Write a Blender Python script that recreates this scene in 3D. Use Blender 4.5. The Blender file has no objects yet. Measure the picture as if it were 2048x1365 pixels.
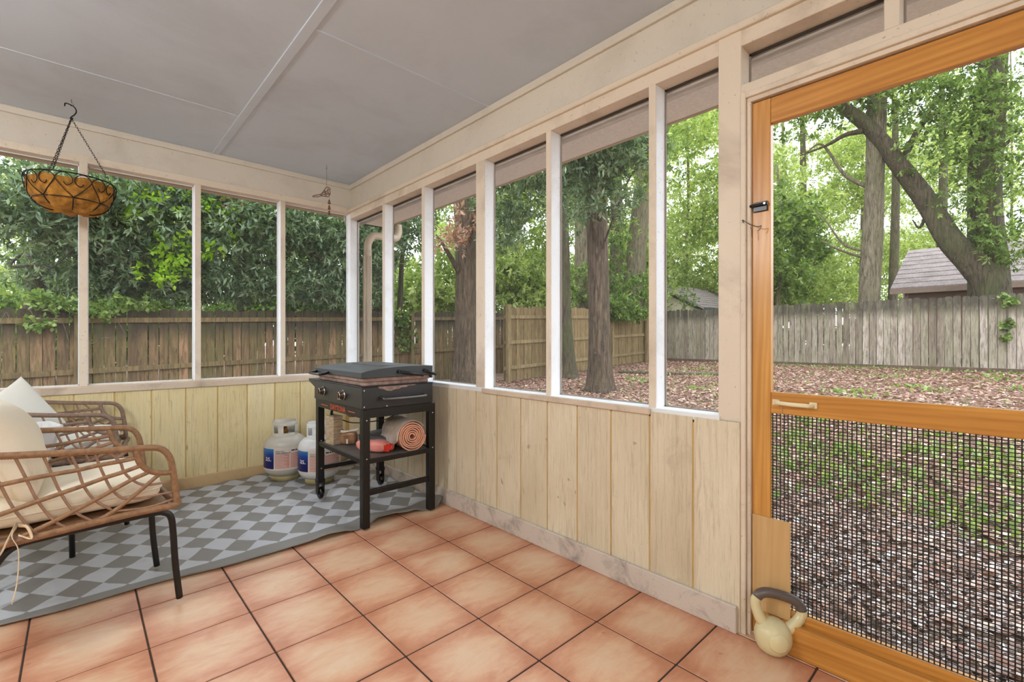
import bpy, math, random
import numpy as np
from mathutils import Vector, Matrix

random.seed(7)
rng = np.random.default_rng(11)
scene = bpy.context.scene
COL = scene.collection

# ------------------------------------------------------------------ camera
F, YAW, CX, CY = 931.8, 0.7404, 1005.8, 680.4      # pixels of a 2048 x 1365 frame
CAM = np.array([-1.848, -4.1325, 1.110])
cd = bpy.data.cameras.new('camera')
cd.sensor_width = 36.0
cd.lens = F * 36.0 / 2048.0
cd.shift_x = (1024.0 - CX) / 2048.0
cd.shift_y = -(682.5 - CY) / 2048.0
cd.clip_start = 0.02
cd.clip_end = 300
cam = bpy.data.objects.new('camera', cd)
cam.location = CAM
cam.rotation_euler = (math.pi / 2, 0, -YAW)
COL.objects.link(cam)
scene.camera = cam

# ------------------------------------------------------------------ world, exposure
world = bpy.data.worlds.new('overcast_sky')
scene.world = world
world.use_nodes = True
wn = world.node_tree.nodes
wl = world.node_tree.links
bg = wn['Background']
bg.inputs['Color'].default_value = (0.87, 0.935, 1.0, 1)
bg.inputs['Strength'].default_value = 3.3
scene.view_settings.view_transform = 'Standard'
scene.view_settings.look = 'None'
scene.view_settings.gamma = 1.0
scene.view_settings.exposure = 0.27
scene.view_settings.use_curve_mapping = False
FILL_POWER = 82.0  # emission of the added, unseen fill globes
FILL_COLOR = (0.93, 0.96, 1.0)

# ------------------------------------------------------------------ helpers
def S(r, g, b):
    def c(v):
        v /= 255.0
        return v / 12.92 if v <= 0.04045 else ((v + 0.055) / 1.055) ** 2.4
    return (c(r), c(g), c(b), 1.0)

_r = np.array([math.cos(YAW), -math.sin(YAW), 0.0])
_f = np.array([math.sin(YAW), math.cos(YAW), 0.0])
_u = np.array([0.0, 0.0, 1.0])
def view(px, py, depth):
    """point seen at a pixel at a given distance along the view axis"""
    return CAM + depth * (_f + _r * (px - CX) / F + _u * (CY - py) / F)

def ground_z(x, y=0.0):
    x = min(max(x, -8.0), 15.0)
    return -0.15 + 0.035 * x

def tag(o, label=None, cat=None, group=None, kind=None):
    if label: o['label'] = label
    if cat: o['category'] = cat
    if group: o['group'] = group
    if kind: o['kind'] = kind
    return o

def thing(name, label, cat, loc=(0, 0, 0), rz=0.0, group=None, rot=None):
    o = bpy.data.objects.new(name, None)
    o.empty_display_size = 0.1
    COL.objects.link(o)
    o.location = loc
    o.rotation_euler = rot if rot else (0, 0, rz)
    return tag(o, label, cat, group)

class MB:
    """collects simple shapes; build() links them as one mesh object"""
    def __init__(self):
        self.v = []; self.f = []; self.sm = []
    def add(self, vs, fs, smooth=False):
        b = len(self.v)
        self.v += [tuple(map(float, p)) for p in vs]
        for f in fs:
            self.f.append(tuple(i + b for i in f)); self.sm.append(smooth)
        return self
    def box(self, x0, x1, y0, y1, z0, z1, c=0.0):
        if x0 > x1: x0, x1 = x1, x0
        if y0 > y1: y0, y1 = y1, y0
        if z0 > z1: z0, z1 = z1, z0
        if c <= 0:
            v = [(x, y, z) for x in (x0, x1) for y in (y0, y1) for z in (z0, z1)]
            f = [(0, 1, 3, 2), (4, 6, 7, 5), (0, 4, 5, 1), (2, 3, 7, 6), (0, 2, 6, 4), (1, 5, 7, 3)]
            return self.add(v, f)
        c = min(c, (x1 - x0) * .45, (y1 - y0) * .45, (z1 - z0) * .45)
        # chamfered box : convex hull of 24 points built by hand
        X = (x0, x1); Y = (y0, y1); Z = (z0, z1)
        v = []; idx = {}
        for i in (0, 1):
            for j in (0, 1):
                for k in (0, 1):
                    sx, sy, sz = (1 - 2 * i), (1 - 2 * j), (1 - 2 * k)
                    for ax, p in (('x', (X[i], Y[j] + sy * c, Z[k] + sz * c)), ('y', (X[i] + sx * c, Y[j], Z[k] + sz * c)), ('z', (X[i] + sx * c, Y[j] + sy * c, Z[k]))):
                        idx[(i, j, k, ax)] = len(v); v.append(p)
        f = []
        g = lambda *a: idx[a]
        for i in (0, 1):
            q = [g(i, 0, 0, 'x'), g(i, 0, 1, 'x'), g(i, 1, 1, 'x'), g(i, 1, 0, 'x')]; f.append(q if i == 0 else q[::-1])
            q = [g(0, i, 0, 'y'), g(1, i, 0, 'y'), g(1, i, 1, 'y'), g(0, i, 1, 'y')]; f.append(q if i == 0 else q[::-1])
            q = [g(0, 0, i, 'z'), g(0, 1, i, 'z'), g(1, 1, i, 'z'), g(1, 0, i, 'z')]; f.append(q if i == 0 else q[::-1])
        for i in (0, 1):
            for j in (0, 1):
                f.append([g(i, j, 0, 'x'), g(i, j, 1, 'x'), g(i, j, 1, 'y'), g(i, j, 0, 'y')])
                f.append([g(i, 0, j, 'x'), g(i, 1, j, 'x'), g(i, 1, j, 'z'), g(i, 0, j, 'z')])
                f.append([g(0, i, j, 'y'), g(1, i, j, 'y'), g(1, i, j, 'z'), g(0, i, j, 'z')])
                for k in (0, 1):
                    f.append([g(i, j, k, 'x'), g(i, j, k, 'y'), g(i, j, k, 'z')])
        return self.add(v, f)
    def tube(self, path, rad, n=8, closed=False, cap=True, squash=1.0):
        P = [Vector(p) for p in path]
        m = len(P)
        R = rad if isinstance(rad, (list, tuple, np.ndarray)) else [rad] * m
        T = []
        for i in range(m):
            a = P[i - 1] if (i > 0 or closed) else P[i]
            b = P[(i + 1) % m] if (i < m - 1 or closed) else P[i]
            t = (b - a)
            T.append(t.normalized() if t.length > 1e-9 else Vector((0, 0, 1)))
        ref = Vector((0, 0, 1)) if abs(T[0].z) < 0.9 else Vector((1, 0, 0))
        N = (ref - T[0] * ref.dot(T[0])).normalized()
        vs = []
        for i in range(m):
            N = (N - T[i] * N.dot(T[i]))
            N = N.normalized() if N.length > 1e-6 else T[i].orthogonal().normalized()
            B = T[i].cross(N)
            for k in range(n):
                a = 2 * math.pi * k / n
                vs.append(P[i] + (N * math.cos(a) + B * math.sin(a) * squash) * R[i])
        fs = []
        for i in range(m if closed else m - 1):
            j = (i + 1) % m
            for k in range(n):
                l = (k + 1) % n
                fs.append((i * n + k, i * n + l, j * n + l, j * n + k))
        self.add(vs, fs, True)
        if cap and not closed:
            b = len(self.v) - len(vs)
            self.f.append(tuple(b + k for k in range(n))[::-1]); self.sm.append(False)
            self.f.append(tuple(b + (m - 1) * n + k for k in range(n))); self.sm.append(False)
        return self
    def lathe(self, prof, n=24, smooth=True, a0=0.0, a1=2 * math.pi, c=(0, 0, 0)):
        full = abs(a1 - a0 - 2 * math.pi) < 1e-6
        m = n if full else n + 1
        vs = []
        for (r, z) in prof:
            for k in range(m):
                a = a0 + (a1 - a0) * k / n
                vs.append((c[0] + r * math.cos(a), c[1] + r * math.sin(a), c[2] + z))
        fs = []
        for i in range(len(prof) - 1):
            for k in range(n):
                l = (k + 1) % m
                fs.append((i * m + k, i * m + l, (i + 1) * m + l, (i + 1) * m + k))
        return self.add(vs, fs, smooth)
    def prism(self, poly, lo, hi, axis='y'):
        """polygon given in the two other axes, extruded along axis"""
        n = len(poly)
        def p(a, b, t):
            return {'x': (t, a, b), 'y': (a, t, b), 'z': (a, b, t)}[axis]
        vs = [p(a, b, lo) for a, b in poly] + [p(a, b, hi) for a, b in poly]
        fs = [tuple(range(n))[::-1], tuple(range(n, 2 * n))]
        for i in range(n):
            j = (i + 1) % n
            fs.append((i, j, n + j, n + i))
        return self.add(vs, fs)
    def mesh(self, name, mat=None):
        me = bpy.data.meshes.new(name)
        me.from_pydata(self.v, [], self.f)
        me.polygons.foreach_set('use_smooth', self.sm)
        me.update()
        if mat: me.materials.append(mat)
        return me
    def build(self, name, mat, parent=None, loc=None, rot=None, kind=None, fix=True):
        me = self.mesh(name, mat)
        if fix: fix_normals(me)
        return link(name, me, parent, loc, rot, kind)

def fix_normals(me):
    import bmesh
    b = bmesh.new(); b.from_mesh(me)
    bmesh.ops.recalc_face_normals(b, faces=b.faces)
    b.to_mesh(me); b.free()

def link(name, me, parent=None, loc=None, rot=None, kind=None):
    o = bpy.data.objects.new(name, me)
    COL.objects.link(o)
    if parent: o.parent = parent
    if loc is not None: o.location = loc
    if rot is not None: o.rotation_euler = rot
    if kind: o['kind'] = kind
    return o

def grid_mesh(name, X, Y, Z, mat, smooth=True):
    """surface from 2D arrays"""
    h, w = X.shape
    v = np.stack([X, Y, Z], -1).reshape(-1, 3)
    i = np.arange(h * w).reshape(h, w)
    f = np.stack([i[:-1, :-1], i[:-1, 1:], i[1:, 1:], i[1:, :-1]], -1).reshape(-1, 4)
    me = bpy.data.meshes.new(name)
    me.from_pydata(v.tolist(), [], f.tolist())
    me.polygons.foreach_set('use_smooth', [smooth] * len(f))
    me.materials.append(mat)
    me.update()
    return me

def smooth_path(pts, per=6, closed=False):
    """Catmull-Rom through the points"""
    P = [np.array(p, float) for p in pts]
    n = len(P); out = []
    rngi = range(n if closed else n - 1)
    for i in rngi:
        p0 = P[i - 1] if (i > 0 or closed) else 2 * P[0] - P[1]
        p1 = P[i]; p2 = P[(i + 1) % n]
        p3 = P[(i + 2) % n] if (i + 2 < n or closed) else 2 * P[-1] - P[-2]
        for k in range(per):
            t = k / per
            out.append(0.5 * ((2 * p1) + (-p0 + p2) * t + (2 * p0 - 5 * p1 + 4 * p2 - p3) * t * t + (-p0 + 3 * p1 - 3 * p2 + p3) * t ** 3))
    if not closed: out.append(P[-1])
    return out

def text_mesh(name, body, size, mat, extrude=0.0008):
    cu = bpy.data.curves.new(name, 'FONT')
    cu.body = body; cu.size = size; cu.extrude = extrude
    cu.align_x = 'CENTER'; cu.align_y = 'CENTER'
    cu.resolution_u = 3
    o = bpy.data.objects.new(name, cu)
    COL.objects.link(o)
    bpy.context.view_layer.update()
    me = bpy.data.meshes.new_from_object(o.evaluated_get(bpy.context.evaluated_depsgraph_get()))
    bpy.data.objects.remove(o)
    me.name = name
    me.materials.clear(); me.materials.append(mat)
    return me

# ------------------------------------------------------------------ materials
def new_mat(name):
    m = bpy.data.materials.new(name)
    m.use_nodes = True
    nt = m.node_tree
    return m, nt.nodes, nt.links, nt.nodes['Principled BSDF']

def coords(N, L, scale=(1, 1, 1), rnd=True, src='Object'):
    tc = N.new('ShaderNodeTexCoord')
    mp = N.new('ShaderNodeMapping')
    mp.inputs['Scale'].default_value = scale
    L.new(tc.outputs[src], mp.inputs['Vector'])
    if rnd:
        oi = N.new('ShaderNodeObjectInfo')
        mu = N.new('ShaderNodeMath'); mu.operation = 'MULTIPLY'; mu.inputs[1].default_value = 37.0
        L.new(oi.outputs['Random'], mu.inputs[0])
        cx = N.new('ShaderNodeCombineXYZ')
        for k in range(3): L.new(mu.outputs[0], cx.inputs[k])
        L.new(cx.outputs[0], mp.inputs['Location'])
    return mp.outputs['Vector']

def noise(N, L, vec, scale, detail=4, rough=.55, dist=0.0):
    n = N.new('ShaderNodeTexNoise')
    n.inputs['Scale'].default_value = scale
    n.inputs['Detail'].default_value = detail
    n.inputs['Roughness'].default_value = rough
    n.inputs['Distortion'].default_value = dist
    L.new(vec, n.inputs['Vector'])
    return n.outputs['Fac']

def ramp(N, L, fac, stops):
    r = N.new('ShaderNodeValToRGB')
    e = r.color_ramp.elements
    while len(e) < len(stops): e.new(0.5)
    for i, (p, c) in enumerate(stops):
        e[i].position = p
        e[i].color = c if len(c) == 4 else (*c, 1)
    L.new(fac, r.inputs['Fac'])
    return r.outputs['Color']

def mix(N, L, fac, a, b, mode='MIX'):
    m = N.new('ShaderNodeMixRGB'); m.blend_type = mode
    for sock, val in ((m.inputs[0], fac), (m.inputs[1], a), (m.inputs[2], b)):
        if hasattr(val, 'is_output') or isinstance(val, bpy.types.NodeSocket): L.new(val, sock)
        else: sock.default_value = val
    return m.outputs[0]

def bump(N, L, P, h, strength=.3, dist=.01):
    b = N.new('ShaderNodeBump')
    b.inputs['Strength'].default_value = strength
    b.inputs['Distance'].default_value = dist
    L.new(h, b.inputs['Height'])
    L.new(b.outputs['Normal'], P.inputs['Normal'])

W4 = (1, 1, 1, 1); K4 = (0, 0, 0, 1)
def plain(name, col, rough=.5, metal=0.0, var=.12, scale=8.0, bmp=0.0, spec=.5, stretch=(1, 1, 1), coat=0):
    m, N, L, P = new_mat(name)
    v = coords(N, L, stretch)
    n = noise(N, L, v, scale)
    dark = tuple(c * (1 - var) for c in col[:3]) + (1,)
    lite = tuple(min(1, c * (1 + var)) for c in col[:3]) + (1,)
    L.new(ramp(N, L, n, [(.3, dark), (.7, lite)]), P.inputs['Base Color'])
    P.inputs['Roughness'].default_value = rough
    P.inputs['Metallic'].default_value = metal
    P.inputs['Specular IOR Level'].default_value = spec
    if coat: P.inputs['Coat Weight'].default_value = coat
    if bmp: bump(N, L, P, noise(N, L, v, scale * 6, 6), bmp, .004)
    return m

def paint_mat(name, col, dirt=(0.25, 0.19, 0.13, 1), dirt_amt=.5, rough=.55, grime_scale=3.0, spots=True):
    """aged house paint with grime patches, fine specks and brush relief"""
    m, N, L, P = new_mat(name)
    v = coords(N, L)
    big = noise(N, L, v, grime_scale, 6, .65, .4)
    fac = ramp(N, L, big, [(.50, K4), (.80, (dirt_amt,) * 3 + (1,))])
    base = ramp(N, L, noise(N, L, v, 1.3, 3), [(.3, tuple(c * .93 for c in col[:3]) + (1,)), (.7, col)])
    c1 = mix(N, L, fac, base, dirt)
    if spots:
        s = noise(N, L, v, 90, 2, .4)
        c1 = mix(N, L, ramp(N, L, s, [(.70, K4), (.76, (.55,) * 3 + (1,))]), c1, dirt)
    L.new(c1, P.inputs['Base Color'])
    P.inputs['Roughness'].default_value = rough
    bump(N, L, P, noise(N, L, coords(N, L, (1, 1, .15)), 60, 4), .12, .003)
    return m

def siding_mat(name, c_lo, c_hi, dirt):
    m, N, L, P = new_mat(name)
    v = coords(N, L, (1, 1, .05))
    g = noise(N, L, v, 70, 8, .72, 1.2)
    fine = noise(N, L, coords(N, L, (1, 1, .06)), 120, 4, .6, .3)
    lowf = noise(N, L, coords(N, L, (1, 1, .5)), 2.2, 4, .55)
    col = ramp(N, L, lowf, [(.32, c_lo), (.68, c_hi)])
    col = mix(N, L, ramp(N, L, g, [(.36, (.40,) * 3 + (1,)), (.48, K4)]), col, dirt)
    # rising damp and smudges that have a shape of their own
    sm = noise(N, L, coords(N, L, (1, 1, 1)), 4.5, 7, .7, 1.0)
    col = mix(N, L, ramp(N, L, sm, [(.60, K4), (.78, (.38,) * 3 + (1,))]), col, dirt)
    kn = noise(N, L, coords(N, L, (1, 1, .6)), 11, 2, .3, 1.6)
    col = mix(N, L, ramp(N, L, kn, [(.735, K4), (.77, (.6,) * 3 + (1,))]), col, (.22, .13, .07, 1))
    L.new(col, P.inputs['Base Color'])
    P.inputs['Roughness'].default_value = .6
    h = mix(N, L, .5, g, fine)
    bump(N, L, P, h, .85, .008)
    return m

def pine_mat(name, lo, hi, axis=2, rough=.35, coat=.25):
    m, N, L, P = new_mat(name)
    sc = [26, 26, 26]; sc[axis] = 1.1
    v = coords(N, L, tuple(sc))
    n = noise(N, L, v, 1.0, 3, .5, 1.2)
    w = N.new('ShaderNodeTexWave'); w.wave_type = 'BANDS'; w.bands_direction = 'DIAGONAL'
    w.inputs['Scale'].default_value = 1.1; w.inputs['Distortion'].default_value = 7.0; w.inputs['Detail'].default_value = 3
    L.new(v, w.inputs['Vector'])
    c = ramp(N, L, mix(N, L, .16, n, w.outputs['Fac']), [(.25, lo), (.75, hi)])
    blot = noise(N, L, coords(N, L), 5, 4)
    c = mix(N, L, ramp(N, L, blot, [(.45, K4), (.75, (.35,) * 3 + (1,))]), c, lo)
    L.new(c, P.inputs['Base Color'])
    P.inputs['Roughness'].default_value = rough
    P.inputs['Coat Weight'].default_value = coat
    P.inputs['Coat Roughness'].default_value = .25
    return m

def fence_mat(name, cols, top_dark=True, moss=None):
    """weathered pickets; every board takes its own tone; dark weathering below the top, moss lower down"""
    m, N, L, P = new_mat(name)
    oi = N.new('ShaderNodeObjectInfo')
    base = ramp(N, L, oi.outputs['Random'], [(i / (len(cols) - 1), c) for i, c in enumerate(cols)])
    v = coords(N, L, (1, 1, .12))
    g = noise(N, L, v, 26, 6, .7, .6)
    c = mix(N, L, ramp(N, L, g, [(.36, (.78,) * 3 + (1,)), (.58, K4)]), base, tuple(x * .35 for x in cols[0][:3]) + (1,))
    tc = N.new('ShaderNodeTexCoord'); sx = N.new('ShaderNodeSeparateXYZ'); L.new(tc.outputs['Object'], sx.inputs[0])
    n2 = noise(N, L, coords(N, L, (1, 1, .3)), 6, 5, .7)
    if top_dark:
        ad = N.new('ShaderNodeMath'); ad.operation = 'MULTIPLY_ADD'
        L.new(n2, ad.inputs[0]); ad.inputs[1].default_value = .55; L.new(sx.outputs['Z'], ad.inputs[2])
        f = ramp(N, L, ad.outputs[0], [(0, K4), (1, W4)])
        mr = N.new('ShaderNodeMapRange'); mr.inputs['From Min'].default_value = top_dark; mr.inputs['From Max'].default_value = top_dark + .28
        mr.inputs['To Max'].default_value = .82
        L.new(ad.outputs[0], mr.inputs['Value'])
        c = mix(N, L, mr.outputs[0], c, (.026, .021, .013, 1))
    if moss:
        c = mix(N, L, ramp(N, L, n2, [(.48, K4), (.72, (.6,) * 3 + (1,))]), c, moss)
    L.new(c, P.inputs['Base Color'])
    P.inputs['Roughness'].default_value = .85
    bump(N, L, P, g, .4, .01)
    return m

def leaf_mat(name, c0, c1, c2, trans=.45, gloss=.25):
    m, N, L, P = new_mat(name)
    at = N.new('ShaderNodeAttribute'); at.attribute_name = 'rnd'
    col = ramp(N, L, at.outputs['Fac'], [(0, c0), (.55, c1), (1, c2)])
    L.new(col, P.inputs['Base Color'])
    P.inputs['Roughness'].default_value = .38
    P.inputs['Specular IOR Level'].default_value = gloss
    tr = N.new('ShaderNodeBsdfTranslucent')
    L.new(mix(N, L, 1.0, col, (1.2, 1.25, .55, 1), 'MULTIPLY'), tr.inputs['Color'])
    ms = N.new('ShaderNodeMixShader'); ms.inputs[0].default_value = trans
    out = N['Material Output']
    L.new(P.outputs[0], ms.inputs[1]); L.new(tr.outputs[0], ms.inputs[2]); L.new(ms.outputs[0], out.inputs['Surface'])
    return m

def bark_mat(name, lo, hi, moss=None, mossamt=.5):
    m, N, L, P = new_mat(name)
    v = coords(N, L, (1, 1, .11))
    g = noise(N, L, v, 26, 8, .75, .6)
    c = ramp(N, L, g, [(.38, tuple(x * .30 for x in lo[:3]) + (1,)), (.47, lo), (.62, hi)])
    if moss:
        n2 = noise(N, L, coords(N, L, (1, 1, .5)), 2.0, 5, .65)
        c = mix(N, L, ramp(N, L, n2, [(.42, K4), (.66, (mossamt,) * 3 + (1,))]), c, moss)
    li = noise(N, L, coords(N, L), 7, 5, .7)
    c = mix(N, L, ramp(N, L, li, [(.66, K4), (.74, (.5,) * 3 + (1,))]), c, (.30, .28, .23, 1))
    L.new(c, P.inputs['Base Color'])
    P.inputs['Roughness'].default_value = .9
    bump(N, L, P, g, 1.0, .05)
    return m

M = {}
M['ceiling'] = paint_mat('ceiling_paint', S(206, 217, 231), (.34, .34, .36, 1), .35, .6, 1.6, False)
M['ceiling_trim'] = paint_mat('ceiling_trim_paint', S(222, 214, 202), (.34, .28, .22, 1), .3, .5)
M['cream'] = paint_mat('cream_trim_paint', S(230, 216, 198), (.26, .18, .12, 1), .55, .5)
M['sill'] = paint_mat('sill_paint', S(214, 196, 176), (.20, .13, .09, 1), .65, .5, 5.0)
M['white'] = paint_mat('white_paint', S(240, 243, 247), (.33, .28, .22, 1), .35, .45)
M['siding_l'] = siding_mat('yellow_siding_paint', S(224, 205, 150), S(240, 225, 180), (.32, .22, .10, 1))
M['siding_r'] = siding_mat('cream_siding_paint', S(212, 197, 168), S(236, 224, 200), (.34, .25, .15, 1))
M['base_l'] = paint_mat('tan_baseboard_paint', S(205, 176, 132), (.20, .13, .07, 1), .6, .6, 4)
M['base_r'] = paint_mat('worn_baseboard_paint', S(212, 200, 190), (.13, .105, .09, 1), .95, .6, 7.5)
M['groove'] = plain('groove_paint', S(214, 180, 112), .7)
M['backing'] = plain('wall_backing', S(170, 140, 90), .8)
M['dark_gap'] = plain('dark_seam', S(58, 48, 40), .8)
M['pine'] = pine_mat('varnished_pine', S(186, 126, 56), S(224, 168, 88), 2)
M['pine_h'] = pine_mat('varnished_pine_rail', S(178, 116, 44), S(220, 158, 76), 1)
M['pine_board'] = pine_mat('pale_plywood', S(196, 156, 104), S(212, 176, 124), 2, .5, .05)
M['black'] = plain('black_powder_coat', S(17, 17, 18), .42, 0, .15, 20, .05)
M['black_gloss'] = plain('glossy_black_metal', S(14, 13, 13), .25, 0, .1)
M['grill_body'] = plain('griddle_enamel', S(31, 31, 33), .38, .0, .2, 6, .03, .6)
M['lid'] = plain('griddle_lid_steel', S(58, 62, 65), .45, .1, .15, 3, .03, .5)
M['rust'] = plain('rusty_griddle_plate', S(148, 122, 112), .7, 0, .45, 22, .3)
M['chrome'] = plain('worn_chrome', S(190, 186, 180), .22, 1, .1)
M['knob'] = plain('brown_knob_face', S(64, 46, 36), .3, .3, .2)
M['steel'] = plain('brushed_steel_bar', S(104, 104, 104), .35, .8, .15)
M['shelf'] = plain('dusty_shelf', S(104, 98, 92), .55, .1, .2, 12)
M['red_print'] = plain('red_print', S(214, 82, 48), .5)
M['white_print'] = plain('white_print', S(236, 240, 244), .5)
M['black_print'] = plain('black_print', S(22, 20, 20), .5)
M['tank'] = plain('tank_grey_paint', S(196, 192, 182), .32, .0, .12, 5, .02)
M['tank_white'] = plain('tank_white_paint', S(222, 224, 226), .3, .0, .08, 5, .02)
M['label'] = plain('tank_label_white', S(220, 208, 198), .45)
M['pink_print'] = plain('pink_print', S(206, 150, 138), .5)
M['tank_base'] = plain('dirty_tank_foot', S(172, 160, 116), .6, 0, .25, 9)
M['brass'] = plain('brass_valve', S(150, 110, 60), .35, .9)
M['coir'] = plain('coir_fibre', S(172, 120, 48), .95, 0, .45, 26, 1.0)
M['iron'] = plain('black_wrought_iron', S(20, 17, 16), .5, .3)
M['copper'] = plain('tarnished_copper', S(126, 92, 78), .5, .5, .3, 40)
M['cup'] = plain('grease_cup', S(134, 104, 88), .45, .3, .2, 30)
M['pot'] = plain('white_glazed_pot', S(226, 226, 226), .35)
M['table'] = plain('smoked_table_top', S(96, 90, 84), .25)
M['pinkbag'] = plain('pink_plastic_bag', S(236, 150, 140), .25, 0, .15, 6, 0, .6)
M['redbag'] = plain('red_plastic_strips', S(226, 62, 46), .3)
M['peach'] = plain('peach_fabric_roll', S(226, 168, 140), .9, 0, .12, 30, .3)
M['peach_out'] = plain('grey_fabric_back', S(206, 192, 182), .9, 0, .12, 30, .3)
M['greybag'] = plain('grey_folded_cover', S(84, 84, 86), .6, 0, .2, 5)
M['box'] = plain('printed_cardboard', S(176, 156, 130), .75, 0, .3, 26, 0, .3, (1, 1, 4))
M['foil'] = plain('worn_pouch', S(160, 120, 92), .35, .2, .5, 16)
M['pouch_top'] = plain('white_pouch_seal', S(226, 218, 206), .5)
M['kettle'] = plain('cream_vinyl', S(222, 210, 166), .28, 0, .06, 6, 0, .55)
M['kettle_grip'] = plain('grey_grip', S(98, 88, 84), .32, 0, .08, 6, 0, .55)
M['handle'] = plain('cream_pull_handle', S(236, 222, 184), .35)
M['cord'] = plain('cord', S(200, 170, 140), .8)
M['metal_trim'] = plain('aluminium_trim', S(214, 212, 208), .5, .1)
M['soffit'] = plain('soffit_panel', S(240, 238, 234), .7, 0, .08, 60, .3)
M['downspout'] = plain('beige_downspout', S(186, 170, 148), .5, 0, .06)
M['guard'] = plain('black_guard_wire', S(16, 14, 14), .5)

def tile_mat():
    m, N, L, P = new_mat('terracotta_tile')
    tc = N.new('ShaderNodeTexCoord')
    oi = N.new('ShaderNodeObjectInfo')
    vm = N.new('ShaderNodeVectorMath'); vm.operation = 'MULTIPLY_ADD'
    cx = N.new('ShaderNodeCombineXYZ'); L.new(oi.outputs['Random'], cx.inputs[0]); L.new(oi.outputs['Random'], cx.inputs[2])
    vm.inputs[1].default_value = (.22, 0, 3.0)
    L.new(cx.outputs[0], vm.inputs[0]); L.new(tc.outputs['Object'], vm.inputs[2])
    v = vm.outputs[0]
    n = noise(N, L, v, 6.0, 5, .6, .7)
    st = N.new('ShaderNodeMapping'); st.inputs['Scale'].default_value = (1, 3.0, 1); st.inputs['Rotation'].default_value = (0, 0, .5)
    L.new(v, st.inputs['Vector'])
    n2 = noise(N, L, st.outputs[0], 7, 6, .65, .5)
    sx = N.new('ShaderNodeSeparateXYZ'); L.new(tc.outputs['Object'], sx.inputs[0])
    def sq(o):
        a = N.new('ShaderNodeMath'); a.operation = 'MULTIPLY'; L.new(o, a.inputs[0]); L.new(o, a.inputs[1]); return a.outputs[0]
    ad = N.new('ShaderNodeMath'); ad.operation = 'ADD'; L.new(sq(sx.outputs['X']), ad.inputs[0]); L.new(sq(sx.outputs['Y']), ad.inputs[1])
    e = N.new('ShaderNodeMath'); e.operation = 'MULTIPLY_ADD'; L.new(ad.outputs[0], e.inputs[0]); e.inputs[1].default_value = -11.0
    mm = mix(N, L, .55, n, n2)
    L.new(mm, e.inputs[2])
    col = ramp(N, L, e.outputs[0], [(.08, S(196, 134, 102)), (.26, S(212, 156, 124)), (.44, S(224, 184, 150)), (.60, S(228, 198, 166))])
    # small stains and scuffs
    s = noise(N, L, coords(N, L), 24, 3, .5)
    col = mix(N, L, ramp(N, L, s, [(.73, K4), (.77, (.35,) * 3 + (1,))]), col, (.20, .11, .07, 1))
    L.new(col, P.inputs['Base Color'])
    P.inputs['Roughness'].default_value = .34
    P.inputs['Specular IOR Level'].default_value = .42
    bump(N, L, P, mm, .08, .004)
    return m

def rug_mat():
    m, N, L, P = new_mat('woven_rug')
    tc = N.new('ShaderNodeTexCoord'); sx = N.new('ShaderNodeSeparateXYZ'); L.new(tc.outputs['Object'], sx.inputs[0])
    def math_(op, a, b):
        k = N.new('ShaderNodeMath'); k.operation = op
        for s, v in ((k.inputs[0], a), (k.inputs[1], b)):
            if isinstance(v, bpy.types.NodeSocket): L.new(v, s)
            else: s.default_value = v
        return k.outputs[0]
    wob = noise(N, L, coords(N, L, rnd=False), 9, 2)
    u = math_('DIVIDE', sx.outputs['X'], .16); v = math_('DIVIDE', sx.outputs['Y'], .19)
    v = math_('ADD', v, math_('MULTIPLY', wob, .18))
    cb = N.new('ShaderNodeCombineXYZ'); L.new(math_('ADD', u, v), cb.inputs[0]); L.new(math_('SUBTRACT', u, v), cb.inputs[1]); cb.inputs[2].default_value = .5
    ck = N.new('ShaderNodeTexChecker'); ck.inputs['Scale'].default_value = 1.0
    L.new(cb.outputs[0], ck.inputs['Vector'])
    ck.inputs['Color1'].default_value = S(198, 202, 208); ck.inputs['Color2'].default_value = S(140, 138, 134)
    border = math_('LESS_THAN', sx.outputs['Y'], -1.455)
    c = mix(N, L, border, ck.outputs['Color'], S(140, 138, 134))
    dust = noise(N, L, coords(N, L, rnd=False), 3.5, 6, .7)
    c = mix(N, L, ramp(N, L, dust, [(.52, K4), (.8, (.45,) * 3 + (1,))]), c, S(120, 110, 96))
    L.new(c, P.inputs['Base Color'])
    P.inputs['Roughness'].default_value = .6
    w = N.new('ShaderNodeTexWave'); w.inputs['Scale'].default_value = 55; w.inputs['Distortion'].default_value = .6
    w.bands_direction = 'Y'
    L.new(tc.outputs['Object'], w.inputs['Vector'])
    bump(N, L, P, w.outputs['Fac'], .35, .003)
    return m

def screen_mat(name, clear):
    m, N, L, P = new_mat(name)
    N.remove(P)
    tr = N.new('ShaderNodeBsdfTransparent'); df = N.new('ShaderNodeBsdfDiffuse')
    df.inputs['Color'].default_value = S(120, 122, 124)
    n = noise(N, L, coords(N, L), 1.4, 4, .6)
    mr = N.new('ShaderNodeMapRange'); mr.inputs['To Min'].default_value = clear - .05; mr.inputs['To Max'].default_value = clear + .05
    L.new(n, mr.inputs['Value'])
    ms = N.new('ShaderNodeMixShader')
    L.new(mr.outputs[0], ms.inputs[0]); L.new(df.outputs[0], ms.inputs[1]); L.new(tr.outputs[0], ms.inputs[2])
    L.new(ms.outputs[0], N['Material Output'].inputs['Surface'])
    return m

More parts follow.
